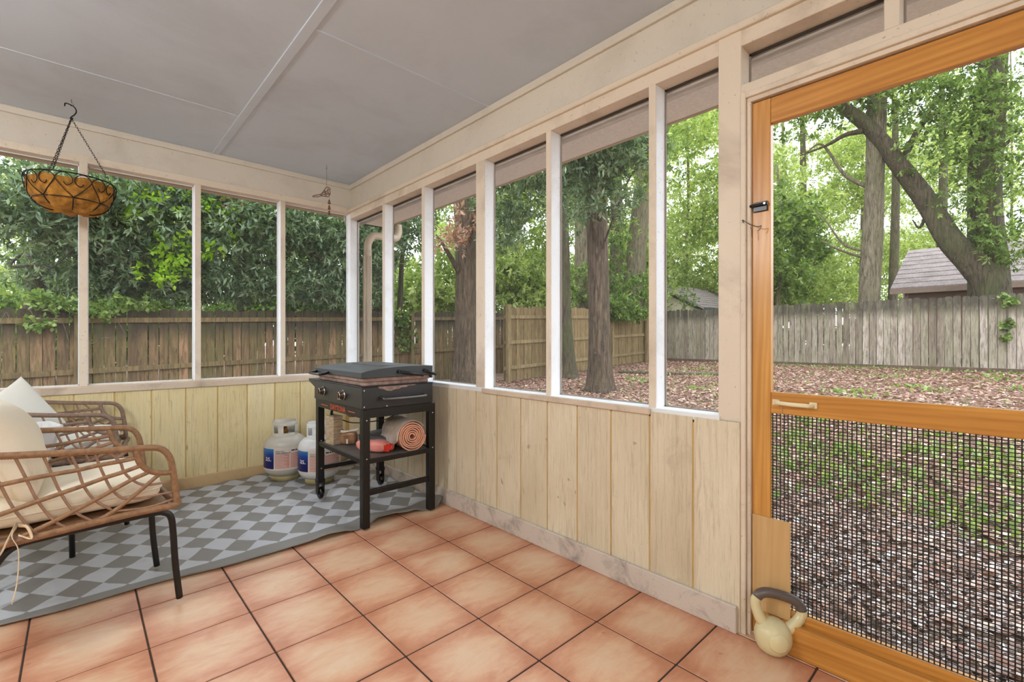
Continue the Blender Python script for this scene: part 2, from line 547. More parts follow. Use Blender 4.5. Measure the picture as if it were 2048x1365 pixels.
def ground_mat():
    m, N, L, P = new_mat('leaf_mulch_ground')
    v = coords(N, L, rnd=False)
    a = noise(N, L, v, 5, 8, .75); b = noise(N, L, v, .55, 4, .6); c3 = noise(N, L, v, 34, 6, .7)
    c = ramp(N, L, a, [(.3, S(104, 80, 68)), (.5, S(144, 114, 98)), (.7, S(182, 152, 132))])
    c = mix(N, L, ramp(N, L, b, [(.52, K4), (.62, (.55,) * 3 + (1,))]), c, S(150, 136, 104))
    c = mix(N, L, ramp(N, L, c3, [(.35, (.4,) * 3 + (1,)), (.5, K4)]), c, S(74, 54, 46))
    L.new(c, P.inputs['Base Color'])
    P.inputs['Roughness'].default_value = .95
    bump(N, L, P, c3, .9, .04)
    return m

def roof_mat():
    m, N, L, P = new_mat('asphalt_shingles')
    v = coords(N, L, rnd=False)
    n = noise(N, L, v, 3, 6, .7)
    c = ramp(N, L, n, [(.35, S(120, 108, 106)), (.65, S(164, 150, 146))])
    n3 = noise(N, L, v, 30, 3, .6)
    c = mix(N, L, .35, c, ramp(N, L, n3, [(.4, S(84, 74, 72)), (.6, S(176, 164, 160))]))
    L.new(c, P.inputs['Base Color'])
    P.inputs['Roughness'].default_value = .95
    return m

def cloth_mat(name, col, rough=.9):
    m, N, L, P = new_mat(name)
    v = coords(N, L)
    n = noise(N, L, v, 3, 4)
    L.new(ramp(N, L, n, [(.3, tuple(c * .95 for c in col[:3]) + (1,)), (.7, col)]), P.inputs['Base Color'])
    P.inputs['Roughness'].default_value = rough
    P.inputs['Sheen Weight'].default_value = .15
    bump(N, L, P, mix(N, L, .3, noise(N, L, v, 8, 3, .5, 1.0), noise(N, L, v, 260, 2)), .35, .012)
    return m

M['tile'] = tile_mat()
M['grout'] = plain('dark_grout', S(66, 51, 42), .95, 0, .2, 40)
M['rug'] = rug_mat()
M['screen'] = screen_mat('insect_screen', .86)
M['ground'] = ground_mat()
M['roof'] = roof_mat()
M['cushion'] = cloth_mat('cream_cushion_cloth', S(236, 222, 196))
M['pillow'] = cloth_mat('white_pillow_cloth', S(234, 232, 222))
M['tie'] = cloth_mat('tie_cloth', S(232, 210, 176))
M['wicker'] = plain('rattan_wrap', S(142, 106, 74), .55, 0, .28, 60, .3)
M['wicker_dark'] = plain('weathered_rattan_wrap', S(132, 108, 92), .6, 0, .25, 60, .3)
M['strand'] = plain('rattan_strand', S(150, 116, 92), .55, 0, .2, 40)
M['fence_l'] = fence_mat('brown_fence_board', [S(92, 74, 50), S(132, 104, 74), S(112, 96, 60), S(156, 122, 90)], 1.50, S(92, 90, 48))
M['fence_s'] = fence_mat('tan_fence_board', [S(124, 102, 68), S(146, 122, 84), S(134, 114, 76)], False, S(108, 104, 60))
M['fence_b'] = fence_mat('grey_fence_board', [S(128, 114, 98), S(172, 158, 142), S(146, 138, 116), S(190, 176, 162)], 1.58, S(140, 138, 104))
M['rail_l'] = fence_mat('fence_rail_brown', [S(112, 94, 62), S(128, 108, 72)], False, S(80, 78, 40))
M['rail_s'] = fence_mat('fence_rail_tan', [S(140, 120, 84), S(156, 134, 96)], False, S(110, 104, 66))
M['soil_board'] = plain('rotten_kick_board', S(98, 80, 66), .95, 0, .3, 8, .4)
M['bark'] = bark_mat('brown_bark', S(84, 68, 54), S(128, 108, 88), S(100, 92, 60), .3)
M['bark_grey'] = bark_mat('grey_bark', S(116, 104, 84), S(154, 142, 118), S(112, 116, 70), .55)
M['bark_dark'] = bark_mat('dark_mossy_bark', S(78, 68, 52), S(112, 98, 76), S(78, 88, 42), .6)
M['leaf_dark'] = leaf_mat('dark_glossy_leaves', S(64, 88, 60), S(108, 132, 94), S(160, 178, 144), .35, .7)
M['leaf_mid'] = leaf_mat('green_leaves', S(72, 94, 48), S(112, 138, 72), S(160, 180, 112), .45)
M['leaf_lime'] = leaf_mat('lime_leaves', S(112, 150, 30), S(150, 190, 46), S(190, 214, 84), .6)
M['leaf_far'] = leaf_mat('lightened_far_leaves', S(122, 140, 86), S(164, 180, 116), S(204, 212, 160), .55, .15)  # far foliage coloured lighter to stand in for backlight and glare
M['leaf_dead'] = leaf_mat('dead_leaves', S(150, 112, 92), S(190, 150, 128), S(214, 184, 164), .2)
M['litter'] = leaf_mat('leaf_litter', S(112, 78, 66), S(170, 128, 112), S(218, 194, 174), .1, .2)
M['gravel'] = leaf_mat('pale_gravel', S(150, 134, 126), S(184, 170, 164), S(212, 208, 208), 0.02, .2)
M['weed'] = leaf_mat('weed_leaves', S(96, 122, 58), S(134, 160, 88), S(172, 192, 122), .4)

# ------------------------------------------------------------------ the room shell
CZ = 2.55                         # ceiling
XL, YB = -4.4, -7.0               # unseen house walls behind the camera
def struct(name, mb, mat, loc=None):
    return mb.build(name, mat, None, loc, None, 'structure')

# floor: slab and tiles laid on it
floor = struct('floor', MB().box(XL, .11, YB, .10, -.12, -.0025), M['grout'])
TP, TG = .33, .0062
def tile_mesh(w, h):
    return MB().box(-w / 2, w / 2, -h / 2, h / 2, -.008, 0, .002).mesh('tile', M['tile'])
tm_full = tile_mesh(TP - TG, TP - TG)
for i in range(-7, 6):
    for j in range(-11, 7):
        x0 = -1.6566 + TP * i; y0 = -2.0361 + TP * j
        x1 = min(x0 + TP, .105); y1 = min(y0 + TP, .095)
        full = x1 - x0 > TP - 1e-4 and y1 - y0 > TP - 1e-4
        me = tm_full if full else tile_mesh(x1 - x0 - TG, y1 - y0 - TG)
        o = link('tile', me, floor, ((x0 + x1) / 2, (y0 + y1) / 2, random.uniform(-.0006, .0006)))

# ceiling : panels, a wide batten and two joint strips
ceiling = struct('ceiling', MB().box(XL, .10, YB, .10, CZ + .012, CZ + .08), M['ceiling'])
BX = -1.06
for (x0, x1, ys) in ((XL, BX, (YB, -5.6, -3.2, -.775, .09)), (BX, .09, (YB, -4.4, -1.955, .09))):
    for a, b in zip(ys[:-1], ys[1:]):
        MB().box(x0 + .003, x1 - .003, a + .003, b - .003, CZ, CZ + .012).build('panel', M['ceiling'], ceiling)
MB().box(BX - .024, BX + .024, YB, .02, CZ - .006, CZ + .001, .002).build('batten', M['ceiling'], ceiling)
MB().box(BX + .024, .03, -1.962, -1.946, CZ - .004, CZ + .001, .001).build('batten', M['ceiling'], ceiling)
MB().box(XL, BX - .024, -.781, -.769, CZ - .0025, CZ + .001, .001).build('batten', M['ceiling'], ceiling)

# ---- wall on the left of the picture (plane y = 0)
HL = 2.285                        # underside of its head plate
wall_l = struct('wall_left', MB().box(XL, .10, .005, .10, -.006, .775), M['groove'])
gx = [XL, -2.88, -2.677, -2.474, -2.27, -2.067, -1.864, -1.66, -1.457, -1.254, -1.049, -.843, -.637, -.432, -.228, -.02]
for a, b in zip(gx[:-1], gx[1:]):
    MB().box(a + .0035, b - .0035, 0, .0055, .0, .785, .002).build('siding_plank', M['siding_l'], wall_l)
baseboard_l = struct('baseboard_left', MB().box(XL, -.02, -.0186, -.0005, .0, .092, .003), M['base_l'])
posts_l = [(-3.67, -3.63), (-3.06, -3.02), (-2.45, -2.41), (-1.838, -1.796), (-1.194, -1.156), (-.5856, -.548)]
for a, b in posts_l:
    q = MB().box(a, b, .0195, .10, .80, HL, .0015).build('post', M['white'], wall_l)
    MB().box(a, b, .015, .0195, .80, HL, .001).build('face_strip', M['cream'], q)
MB().box(.028, .115, .022, .115, .80, 2.33, .002).build('corner_post', M['white'], wall_l)
MB().box(XL, .028, -.002, .112, .775, .806, .002).build('sill', M['sill'], wall_l)
MB().box(XL, -.01, -.012, -.0005, .755, .800, .003).build('sill_apron', M['sill'], wall_l)
MB().box(XL, .10, .018, .115, HL, 2.335, .002).build('head_plate', M['cream'], wall_l)
MB().box(XL, .036, .036, .10, 2.335, CZ + .01).build('header_panel', M['ceiling_trim'], wall_l)
MB().box(XL, .034, .018, .036, CZ - .042, CZ, .003).build('crown_strip', M['ceiling_trim'], wall_l)

# ---- wall on the right of the picture (plane x = 0), with the door
HR = 2.228
wall_r = struct('wall_right', MB().box(.005, .10, -3.437, .012, -.006, .775), M['groove'])
gy = [-.012, -.23, -.432, -.636, -.84, -1.043, -1.246, -1.45, -1.655, -1.858, -2.056, -2.258, -2.46, -2.661, -2.861, -3.061, -3.256, -3.437]
for a, b in zip(gy[:-1], gy[1:]):
    top = .797 if b < -3.06 else .79
    MB().box(0, .0055, b + .0035 if b > -3.43 else b, a - .0035, .0, top, .002).build('siding_plank', M['siding_r'], wall_r)
baseboard_r = struct('baseboard_right', MB().box(-.0186, -.0005, -3.43, -.02, .0, .103, .003), M['base_r'])
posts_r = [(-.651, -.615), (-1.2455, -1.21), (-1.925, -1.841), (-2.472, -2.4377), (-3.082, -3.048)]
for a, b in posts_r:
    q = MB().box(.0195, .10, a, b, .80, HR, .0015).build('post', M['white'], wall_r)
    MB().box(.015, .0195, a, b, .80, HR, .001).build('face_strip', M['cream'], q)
MB().box(.013, .112, -3.437, -3.3515, .795, 2.30, .002).build('door_post', M['cream'], wall_r)
MB().box(.014, .112, -3.437, -3.424, .0, .80, .002).build('door_post_foot', M['cream'], wall_r)
MB().box(.004, .112, -3.36, -.0, .785, .813, .002).build('sill', M['white'], wall_r)
MB().box(-.014, .004, -3.0665, -1.926, .783, .8135, .004).build('sill_apron', M['sill'], wall_r)
MB().box(.015, .112, YB, .0, HR, 2.287, .002).build('head_plate', M['cream'], wall_r)
MB().box(-.002, .05, YB, .02, 2.287, 2.316, .004).build('head_ledge', M['cream'], wall_r)
MB().box(.036, .10, YB, .036, 2.31, CZ + .01).build('header_panel', M['ceiling_trim'], wall_r)
MB().box(.018, .036, YB, .02, CZ - .042, CZ, .003).build('crown_strip', M['ceiling_trim'], wall_r)
# door surround: jamb strips, head, small posts of the transom
DY0, DY1 = -3.469, -4.30
MB().box(.004, .075, -3.455, -3.437, .0, 2.045, .002).build('jamb_casing', M['cream'], wall_r)
MB().box(.016, .112, -3.4695, -3.4555, .0, 2.006, .002).build('jamb', M['cream'], wall_r)
MB().box(.016, .112, DY1 - .016, DY1 - .002, .0, 2.006, .002).build('jamb', M['cream'], wall_r)
MB().box(.012, .112, DY1 - .10, DY1 - .017, .0, HR, .002).build('door_post', M['cream'], wall_r)
MB().box(.012, .112, DY1 - .017, -3.437, 2.041, 2.077, .002).build('door_head', M['cream'], wall_r)
MB().box(.004, .075, DY1 - .017, -3.455, 2.02, 2.041, .002).build('head_casing', M['cream'], wall_r)
MB().box(.016, .112, DY1 - .014, -3.4555, 2.004, 2.02, .001).build('jamb_head', M['cream'], wall_r)
MB().box(.013, .10, -3.899, -3.861, 2.077, HR, .0015).build('transom_post', M['cream'], wall_r)
# beyond the door, out of frame
wall_e = struct('wall_far_right', MB().box(0, .10, YB, DY1 - .10, -.006, .79), M['siding_r'])
for y in (-5.0, -5.6, -6.2, -6.8):
    MB().box(.015, .10, y - .038, y, .79, HR).build('post', M['cream'], wall_e)
struct('wall_back', MB().box(XL - .1, .10, YB - .1, YB, -.12, CZ + .08), M['siding_r'])
struct('wall_house', MB().box(XL - .1, XL, YB, .10, -.12, CZ + .08), M['siding_l'])

M['spline'] = plain('screen_spline', S(150, 142, 132), .7)
# ---- screens in their openings: each one a window
wi = 0
def window(axis, a, b, z0, z1):
    """thin dark spline frame with the screen cloth stretched in it"""
    global wi
    wi += 1
    t = .005
    mb = MB()
    d0, d1 = .093, .101
    def bx(p, q, r, s):
        (mb.box(p, q, d0, d1, r, s) if axis == 'y' else mb.box(d0, d1, p, q, r, s))
    bx(a, a + t, z0, z1); bx(b - t, b, z0, z1); bx(a, b, z0, z0 + t)
    if axis == 'y': bx(a, b, z1 - t, z1)
    o = struct('window_%d' % wi, mb, M['white'] if axis == 'y' else M['spline'])
    if axis == 'x': MB().box(d0, d1, a, b, z1 - .009, z1).build('head_spline', M['dark_gap'], o)
    d = .098
    v = [(a, d, z0), (b, d, z0), (b, d, z1), (a, d, z1)] if axis == 'y' else [(d, a, z0), (d, b, z0), (d, b, z1), (d, a, z1)]
    MB().add(v, [(0, 1, 2, 3)]).build('screen', M['screen'], o, fix=False)
pl = [XL] + [p for ab in posts_l for p in ab] + [.028]
for k in range(0, len(pl), 2):
    window('y', pl[k] + .0005, pl[k + 1] - .0005, .8065, HL - .0005)
pr = [.022] + [p for ab in posts_r for p in ab[::-1]] + [-3.3515]
for k in range(0, len(pr), 2):
    window('x', pr[k + 1] + .0005, pr[k] - .0005, .8135, HR - .0005)
window('x', -3.8605, -3.4375, 2.0775, HR - .0005)
window('x', DY1 - .017, -3.8995, 2.0775, HR - .0005)

# ---- eave outside the right wall: trim, soffit, fascia, gutter
trim1 = struct('trim_1', MB().box(.113, .130, YB, .30, 2.214, 2.30, .004), M['metal_trim'])
MB().tube([(.165, YB, 2.238), (.165, .30, 2.238)], .026, 12).build('eave_moulding', M['metal_trim'], trim1)
MB().box(.195, .212, YB, .30, 2.258, 2.288).build('shadow_strip', M['dark_gap'], trim1)
MB().box(.13, .52, YB, .34, 2.287, 2.30).build('soffit_board', M['soffit'], trim1)
MB().box(.52, .545, YB, .36, 2.282, 2.44, .003).build('fascia', M['downspout'], trim1)
MB().box(.10, .52, .30, .34, 2.287, 2.44).build('gable_board', M['downspout'], trim1)
MB().box(XL, .7, YB, .9, 2.66, 2.70).build('roof_deck', M['roof'], trim1)
MB().box(XL, .545, .34, .40, 2.335, 2.66).build('fascia', M['downspout'], trim1)
MB().box(XL, .10, .10, .34, 2.345, 2.36).build('soffit_board', M['soffit'], trim1)

gut = thing('gutter_downspout', 'beige ribbed downspout with curved elbow outside the porch corner post', 'downspout', (.175, -.03, 0))
def ribbed(path, w=.036, name='pipe'):
    mb = MB()
    mb.tube(path, w, 12, squash=.85)
    return mb.build(name, M['downspout'], gut)
ribbed([(0, 0, -.12), (0, 0, 1.30)])
ribbed([(0, 0, 1.29), (0, 0, 1.95)], .0375)
ribbed(smooth_path([(0, 0, 1.94), (.005, .005, 2.02), (.06, .02, 2.10), (.16, .06, 2.12), (.27, .10, 2.13)], 5), .037, 'elbow')
ribbed(smooth_path([(.26, .10, 2.13), (.36, .12, 2.14), (.40, .13, 2.20), (.40, .13, 2.285)], 5), .037, 'elbow')
for s in (-1, 0, 1):
    MB().box(-.0405, -.034, s * .014 - .003, s * .014 + .003, -.1, 1.9).build('rib', M['downspout'], gut)
    MB().box(s * .014 - .003, s * .014 + .003, -.036, -.029, -.1, 1.9).build('rib', M['downspout'], gut)

# ------------------------------------------------------------------ the screen door
door = tag(bpy.data.objects.new('door_1', None), None, None, None, 'structure'); COL.objects.link(door)
door.location = (.03, DY0, 0)
DW = DY0 - DY1
def dpart(name, mb, mat): return mb.build(name, mat, door)
# local: x thickness (0 faces the room), y runs 0 .. -DW
dpart('stile', MB().box(0, .032, -.064, -.001, .012, 2.0, .002), M['pine'])
dpart('stile', MB().box(0, .032, -DW + .001, -DW + .065, .012, 2.0, .002), M['pine'])
dpart('top_rail', MB().box(.0005, .0315, -DW + .0655, -.0645, 1.908, 1.999, .002), M['pine_h'])
dpart('middle_rail', MB().box(.0005, .0315, -DW + .0655, -.0645, .842, .918, .002), M['pine_h'])
dpart('bottom_rail', MB().box(.0005, .0315, -DW + .0655, -.0645, .03, .141, .002), M['pine_h'])
dpart('kick_strip', MB().box(-.032, -.001, -DW + .02, -.107, .002, .108, .002), M['pine_h'])
dpart('patch_board', MB().box(-.008, -.001, -.130, -.004, .108, .458, .001), M['pine_board'])
dpart('screen', MB().add([(.02, -.064, .918), (.02, -DW + .065, .918), (.02, -DW + .065, 1.908), (.02, -.064, 1.908)], [(0, 1, 2, 3)]), M['screen'])
# guard mesh: coarse black wires, real geometry
mb = MB()
r_ = .0016
zs = np.arange(.141, .8425, .011); ys = np.arange(-.068, -DW + .064, -.0125)
for y in ys:
    mb.box(.012 - r_, .012 + r_, y - r_, y + r_, .135, .846)
for z in zs:
    mb.box(.010, .010 + 2 * r_, -DW + .062, -.062, z - r_ * .8, z + r_ * .8)
g = dpart('guard_mesh', mb, M['guard']); g['kind'] = 'stuff'; g['label'] = 'coarse black wire guard mesh'
# pull handle
hp = smooth_path([(-.004, -.083, .884), (-.018, -.092, .884), (-.024, -.108, .883), (-.025, -.140, .882), (-.024, -.175, .882), (-.018, -.190, .881), (-.004, -.199, .881)], 4)
h = MB().tube(hp, .0075, 10, squash=.8)
for y in (-.083, -.199):
    h.box(-.006, -.0005, y - .012, y + .012, .872, .894, .003)
handle = dpart('handle', h, M['handle'])
for y in (-.083, -.199):
    MB().tube([(-.0075, y, .883), (-.0055, y, .883)], .004, 8).build('screw', M['steel'], handle)
dpart('cord', MB().tube(smooth_path([(-.006, -.101, .878), (-.006, -.1015, .82), (-.005, -.1005, .74)], 4), .0014, 5), M['cord'])
bo = dpart('slide_bolt', MB().box(-.009, -.001, -.056, -.007, 1.587, 1.623, .002).tube([(-.012, -.058, 1.611), (-.012, 0.002, 1.611)], .006, 8), M['black_gloss'])
MB().tube([(-.022, -.05, 1.611), (-.012, -.05, 1.611)], .004, 6).build('bolt_pin', M['chrome'], bo)

hk = thing('hook_latch', 'thin steel hook latch dangling on the door jamb below the black bolt', 'latch', (.004, -3.449, 1.556))
MB().tube(smooth_path([(.0, 0, 0), (-.010, 0, .004), (-.015, -.002, 0), (-.010, -.003, -.006), (-.003, -.002, -.004)], 4), .0016, 6).build('screw_eye', M['steel'], hk)
MB().tube(smooth_path([(-.011, -.001, .004), (-.014, -.010, -.004), (-.010, -.030, -.020), (-.008, -.052, -.030), (-.008, -.064, -.028), (-.010, -.062, -.036), (-.012, -.056, -.046)], 4), .0017, 6).build('hook', M['steel'], hk)
MB().tube(smooth_path([(-.004, -.026, -.026), (-.006, -.030, -.036), (-.006, -.031, -.055), (-.005, -.032, -.068)], 4), .0013, 6).build('nail', M['copper'], hk)

def onz(px, py, z):
    d = _f + _r * (px - CX) / F + _u * (CY - py) / F
    return CAM + d * (z - CAM[2]) / d[2]

# ------------------------------------------------------------------ added fill globes, unseen from the camera, to brighten the interior
def fill_globe_mat():
    m, N, L, P = new_mat('fill_glow')
    P.inputs['Base Color'].default_value = (.9, .86, .8, 1)
    P.inputs['Emission Color'].default_value = (*FILL_COLOR, 1)
    P.inputs['Emission Strength'].default_value = FILL_POWER
    return m
M['fill_lamp'] = fill_globe_mat()
for k, (x, y, lab) in enumerate(((-2.9, -5.6, 'added fill globe hanging unseen behind the viewer to brighten the porch'), (-3.15, -2.35, 'added fill globe hanging unseen left of the seating to brighten the porch'))):
    t = thing('fill_globe', lab, 'fill_lamp', (x, y, CZ), 0, 'added fill globes')
    MB().lathe([(.0, 0), (.06, -.002), (.06, -.02), (.012, -.03)], 20).build('canopy', M['black'], t)
    MB().tube([(0, 0, -.02), (0, 0, -.30)], .005, 6).build('cord', M['black'], t)
    MB().lathe([(.0, -.58), (.05, -.575), (.10, -.545), (.13, -.49), (.14, -.44), (.13, -.39), (.10, -.335), (.05, -.305), (.02, -.30)], 24).build('globe', M['fill_lamp'], t)

# ------------------------------------------------------------------ rug
def build_rug():
    nx, ny = 190, 100
    x = np.linspace(-3.0, -.024, nx); t = np.linspace(0, 1, ny)
    fx = np.array([-3.1, -2.6, -2.3, -2.08, -1.93, -1.6, -1.21, -.97, -.69, -.49, -.3, -.11, 0])
    fy = np.array([-1.45, -1.47, -1.50, -1.50, -1.515, -1.52, -1.555, -1.57, -1.565, -1.535, -1.548, -1.562, -1.53])
    front = np.interp(x, fx, fy) + .006 * np.sin(x * 11)
    X = np.tile(x, (ny, 1)); Y = front[None, :] + t[:, None] * (-.035 - front[None, :])
    Z = np.full_like(X, .0075)
    w = np.clip((X + 1.35) / .7, 0, 1)                      # crumpled at the griddle end
    Z += w * .016 * (1 + np.sin(X * 15 + Y * 9) * np.sin(Y * 11 - X * 4)) * .7
    Z += w * .007 * (1 + np.sin(X * 31 - Y * 17))*.5
    Z += .006 * np.exp(-((Y + 1.15 + .12 * np.sin(X * 3)) / .05) ** 2) * (X < -1.2)
    e = np.clip((-1.40 - Y) / .12, 0, 1)
    Z += e * (.006 + .010 * np.maximum(0, np.sin(X * 9.0 + .8)) * w)
    Z += .030 * np.exp(-((X + .03) / .05) ** 2) * np.clip((-1.30 - Y) / .2, 0, 1)
    # flattened under legs and tanks
    for (lx, ly) in ((-.605, -.895), (-.15, -.895), (-.605, -1.575), (-.15, -1.575), (-.62, -.22), (-.46, -.49)):
        rr = .12 if ly > -.6 else .05
        d = np.sqrt((X - lx) ** 2 + (Y - ly) ** 2)
        k = np.clip((d - rr) / .06, 0, 1)
        Z = .0075 + (Z - .0075) * k
    top = grid_mesh('rug', X, Y, Z, M['rug'])
    # underside and edges
    import bmesh
    b = bmesh.new(); b.from_mesh(top)
    ret = bmesh.ops.solidify(b, geom=b.faces[:], thickness=.005)
    b.to_mesh(top); b.free()
    fix_normals(top)
    o = link('rug', top)
    return tag(o, 'grey and pale diamond checked woven rug rumpled across the porch corner', 'rug')
build_rug()

# ------------------------------------------------------------------ cushions
def superbox(a, b, c, e1=.35, e2=.35, nu=40, nv=20, sag=0.0):
    def pw(v, e): return np.sign(v) * np.abs(v) ** e
    u = np.linspace(-math.pi, math.pi, nu + 1); v = np.linspace(-math.pi / 2, math.pi / 2, nv + 1)
    U, V = np.meshgrid(u, v)
    X = a * pw(np.cos(V), e1) * pw(np.cos(U), e2)
    Y = b * pw(np.cos(V), e1) * pw(np.sin(U), e2)
    Z = c * pw(np.sin(V), e1)
    Z += sag * (1 - (X / a) ** 2) * (1 - (Y / b) ** 2) * (Z > 0)
    return X, Y, Z

def seat_cushion(label, loc, rz, mat, group):
    X, Y, Z = superbox(.275, .268, .055, .5, .28, sag=.012)
    Z += .004 * np.sin(X * 23) * np.sin(Y * 17)
    me = grid_mesh('seat_cushion', X, Y, Z, mat)
    t = thing('seat_cushion', label, 'cushion', loc, rz, group)
    link('pad', me, t)
    n = 60
    pts = []
    for k in range(n):
        a = 2 * math.pi * k / n
        c, s = math.cos(a), math.sin(a)
        pts.append((.277 * math.copysign(abs(c) ** .28, c), .270 * math.copysign(abs(s) ** .28, s), .0))
    MB().tube(pts, .004, 6, closed=True).build('piping', mat, t)
    return t

def pillow(label, loc, rot, mat, w=.24, h=.24, th=.085, group=None):
    n = 33
    u = np.linspace(-1, 1, n); U, V = np.meshgrid(u, u)
    X = w * U * (1 - .10 * (1 - V * V)); Y = h * V * (1 - .10 * (1 - U * U))
    T = th * ((1 - U ** 2) * (1 - V ** 2)) ** .42
    T += .006 * np.sin(U * 7 + V * 3) * (1 - U ** 2) * (1 - V ** 2)
    a = grid_mesh('pillow', X, Y, T, mat); b = grid_mesh('pillow_back', X, Y, -T, mat)
    import bmesh
    bm = bmesh.new(); bm.from_mesh(a); bm.from_mesh(b)
    bmesh.ops.remove_doubles(bm, verts=bm.verts[:], dist=1e-5)
    bmesh.ops.recalc_face_normals(bm, faces=bm.faces[:])
    bm.to_mesh(a); bm.free(); bpy.data.meshes.remove(b)
    a.polygons.foreach_set('use_smooth', [True] * len(a.polygons))
    o = link('back_pillow', a, None, loc, rot)
    return tag(o, label, 'pillow', group)

# ------------------------------------------------------------------ rattan armchairs
SIDE_TOP = [(.283, .44), (.279, .50), (.271, .57), (.258, .635), (.222, .676), (.14, .687), (.014, .698), (-.10, .711), (-.20, .722), (-.29, .738)]
LOOP = [(.150, .684), (.156, .655), (.166, .625), (.194, .592), (.23, .577), (.266, .572)]
RIBS = [[(-.35, .63), (-.27, .625), (-.201, .628), (-.141, .633), (-.079, .636), (-.012, .638), (.045, .644), (.103, .646), (.153, .650)],
        [(-.36, .50), (-.28, .512), (-.201, .531), (-.112, .553), (-.055, .566), (.005, .58), (.06, .594), (.116, .605), (.166, .618)],
        [(-.16, .440), (-.129, .452), (-.073, .473), (-.021, .495), (.033, .519), (.083, .543), (.14, .57), (.194, .588)],
        [(.036, .44), (.085, .464), (.132, .497), (.183, .538), (.23, .577)]]
CROSS = [[(-.30, .735), (-.275, .625), (-.245, .515), (-.205, .436)], [(-.236, .722), (-.201, .628), (-.172, .546), (-.127, .456), (-.108, .436)],
         [(-.168, .714), (-.141, .633), (-.114, .553), (-.075, .476), (-.037, .437)], [(-.101, .705), (-.079, .636), (-.057, .566), (-.023, .494), (.031, .440)],
         [(-.031, .696), (-.012, .638), (.002, .58), (.033, .519), (.083, .468)], [(.033, .690), (.045, .646), (.063, .59), (.085, .54), (.132, .498), (.274, .492)],
         [(.070, .688), (.104, .645), (.116, .605), (.142, .568), (.183, .54), (.270, .536)], [(.088, .464), (.188, .452), (.279, .464)]]
def ridged(path, r, n=9, pitch=.0032):
    """wrapped rattan: fine ridges along the tube"""
    P = [np.array(p, float) for p in path]
    out = []; rad = []
    k = 0
    for a, b in zip(P[:-1], P[1:]):
        m = max(1, int(np.linalg.norm(b - a) / pitch))
        for i in range(m):
            out.append(a + (b - a) * i / m); rad.append(r * (1.0 if k % 2 else .93)); k += 1
    out.append(P[-1]); rad.append(r)
    return out, rad

def build_chair(label, loc, rz, wick, group):
    t = thing('rattan_armchair', label, 'armchair', loc, rz, group)
    sy = .305
    near = [(x, -sy, z) for x, z in SIDE_TOP]
    back = [(-.355, -.275, .765), (-.392, -.20, .792), (-.408, -.10, .806), (-.412, 0, .81)]
    half = near + back
    full = half + [(x, -y, z) for x, y, z in half[::-1][1:]]
    p, r = ridged(smooth_path(full, 4), .0125)
    MB().tube(p, r, 9).build('arm_rail', wick, t)
    bot = [(.283, -sy, .44), (.14, -sy, .441), (-.05, -sy, .436), (-.25, -sy + .004, .428), (-.335, -.26, .424), (-.365, -.15, .422), (-.37, 0, .422)]
    bot = bot + [(x, -y, z) for x, y, z in bot[::-1][1:]] + [(.286, .15, .436), (.288, 0, .435), (.286, -.15, .436)]
    p, r = ridged(smooth_path(bot, 4, True), .0135)
    MB().tube(p, r, 9, closed=True).build('seat_rail', wick, t)
    for s in (-1, 1):
        yy = s * sy
        MB().tube(smooth_path([(x, yy, z) for x, z in LOOP], 5), .0105, 8).build('corner_loop', wick, t)
        for rb in RIBS:
            MB().tube(smooth_path([(x, yy * (1 if x > -.3 else .9), z) for x, z in rb], 4), .0078, 8).build('woven_rib', wick, t)
        for cr in CROSS:
            MB().tube(smooth_path([(x, yy, z) for x, z in cr], 4), .0045, 6).build('woven_strand', M['strand'], t)
        # black tube frame: front leg, top bar, splayed rear leg
        yl = s * .205
        fr = [(.315, yl, .0125), (.300, yl, .16), (.292, yl, .30), (.284, yl, .362), (.262, yl, .386), (.22, yl, .394), (.05, yl, .395), (-.12, yl, .393), (-.165, yl, .385), (-.20, yl, .355), (-.232, yl, .29), (-.285, yl, .15), (-.335, yl, .0125)]
        MB().tube(smooth_path(fr, 4), .0125, 10).build('leg_frame', M['black'], t)
    for zt in ((-.30, .62), (-.15, .60), (0, .60), (.15, .60), (.30, .62)):
        y = zt[0]
        xb = -.37 + .25 * (abs(y) / .36) ** 2 * .25; xt = -.412 + .05 * (abs(y) / .3) ** 2
        MB().tube(smooth_path([(xb, y * .85, .425), (-.395, y * .92, .60), (xt, y * .8, .80)], 4), .0072, 7).build('woven_rib', wick, t)
    for z, x in ((.53, -.385), (.66, -.402)):
        MB().tube(smooth_path([(-.345, -.30, z), (x + .01, -.20, z), (x, 0, z), (x + .01, .20, z), (-.345, .30, z)], 4), .0045, 6).build('woven_strand', M['strand'], t)
    for x in (-.10, .20):
        MB().tube([(x, -.205, .392), (x, .205, .392)], .011, 8).build('cross_bar', M['black'], t)
    MB().box(-.33, .262, -.27, .27, .436, .446, .003).build('seat_panel', wick, t)
    return t

C1 = (-1.86, -1.58, 0.008); R1 = math.radians(5)
C2 = (-1.92, -.365, 0.008); R2 = math.radians(-6.5)
def at(c, rz, x, y, z):
    return (c[0] + x * math.cos(rz) - y * math.sin(rz), c[1] + x * math.sin(rz) + y * math.cos(rz), c[2] + z)
build_chair('brown rattan armchair with black legs nearest the viewer, cream cushion on it', C1, R1, M['wicker'], 'rattan armchairs')
build_chair('weathered rattan armchair against the yellow wall, behind the white pot', C2, R2, M['wicker_dark'], 'rattan armchairs')
sc = seat_cushion('cream seat cushion with hanging ties on the nearest rattan armchair', at(C1, R1, -.02, 0, .505), R1, M['cushion'], 'seat cushions')
MB().tube(smooth_path([(-.14, -.265, -.03), (-.155, -.315, -.05), (-.14, -.325, -.10), (-.143, -.325, -.20), (-.155, -.325, -.27)], 5), .006, 6, squash=.25).build('tie', M['tie'], sc)
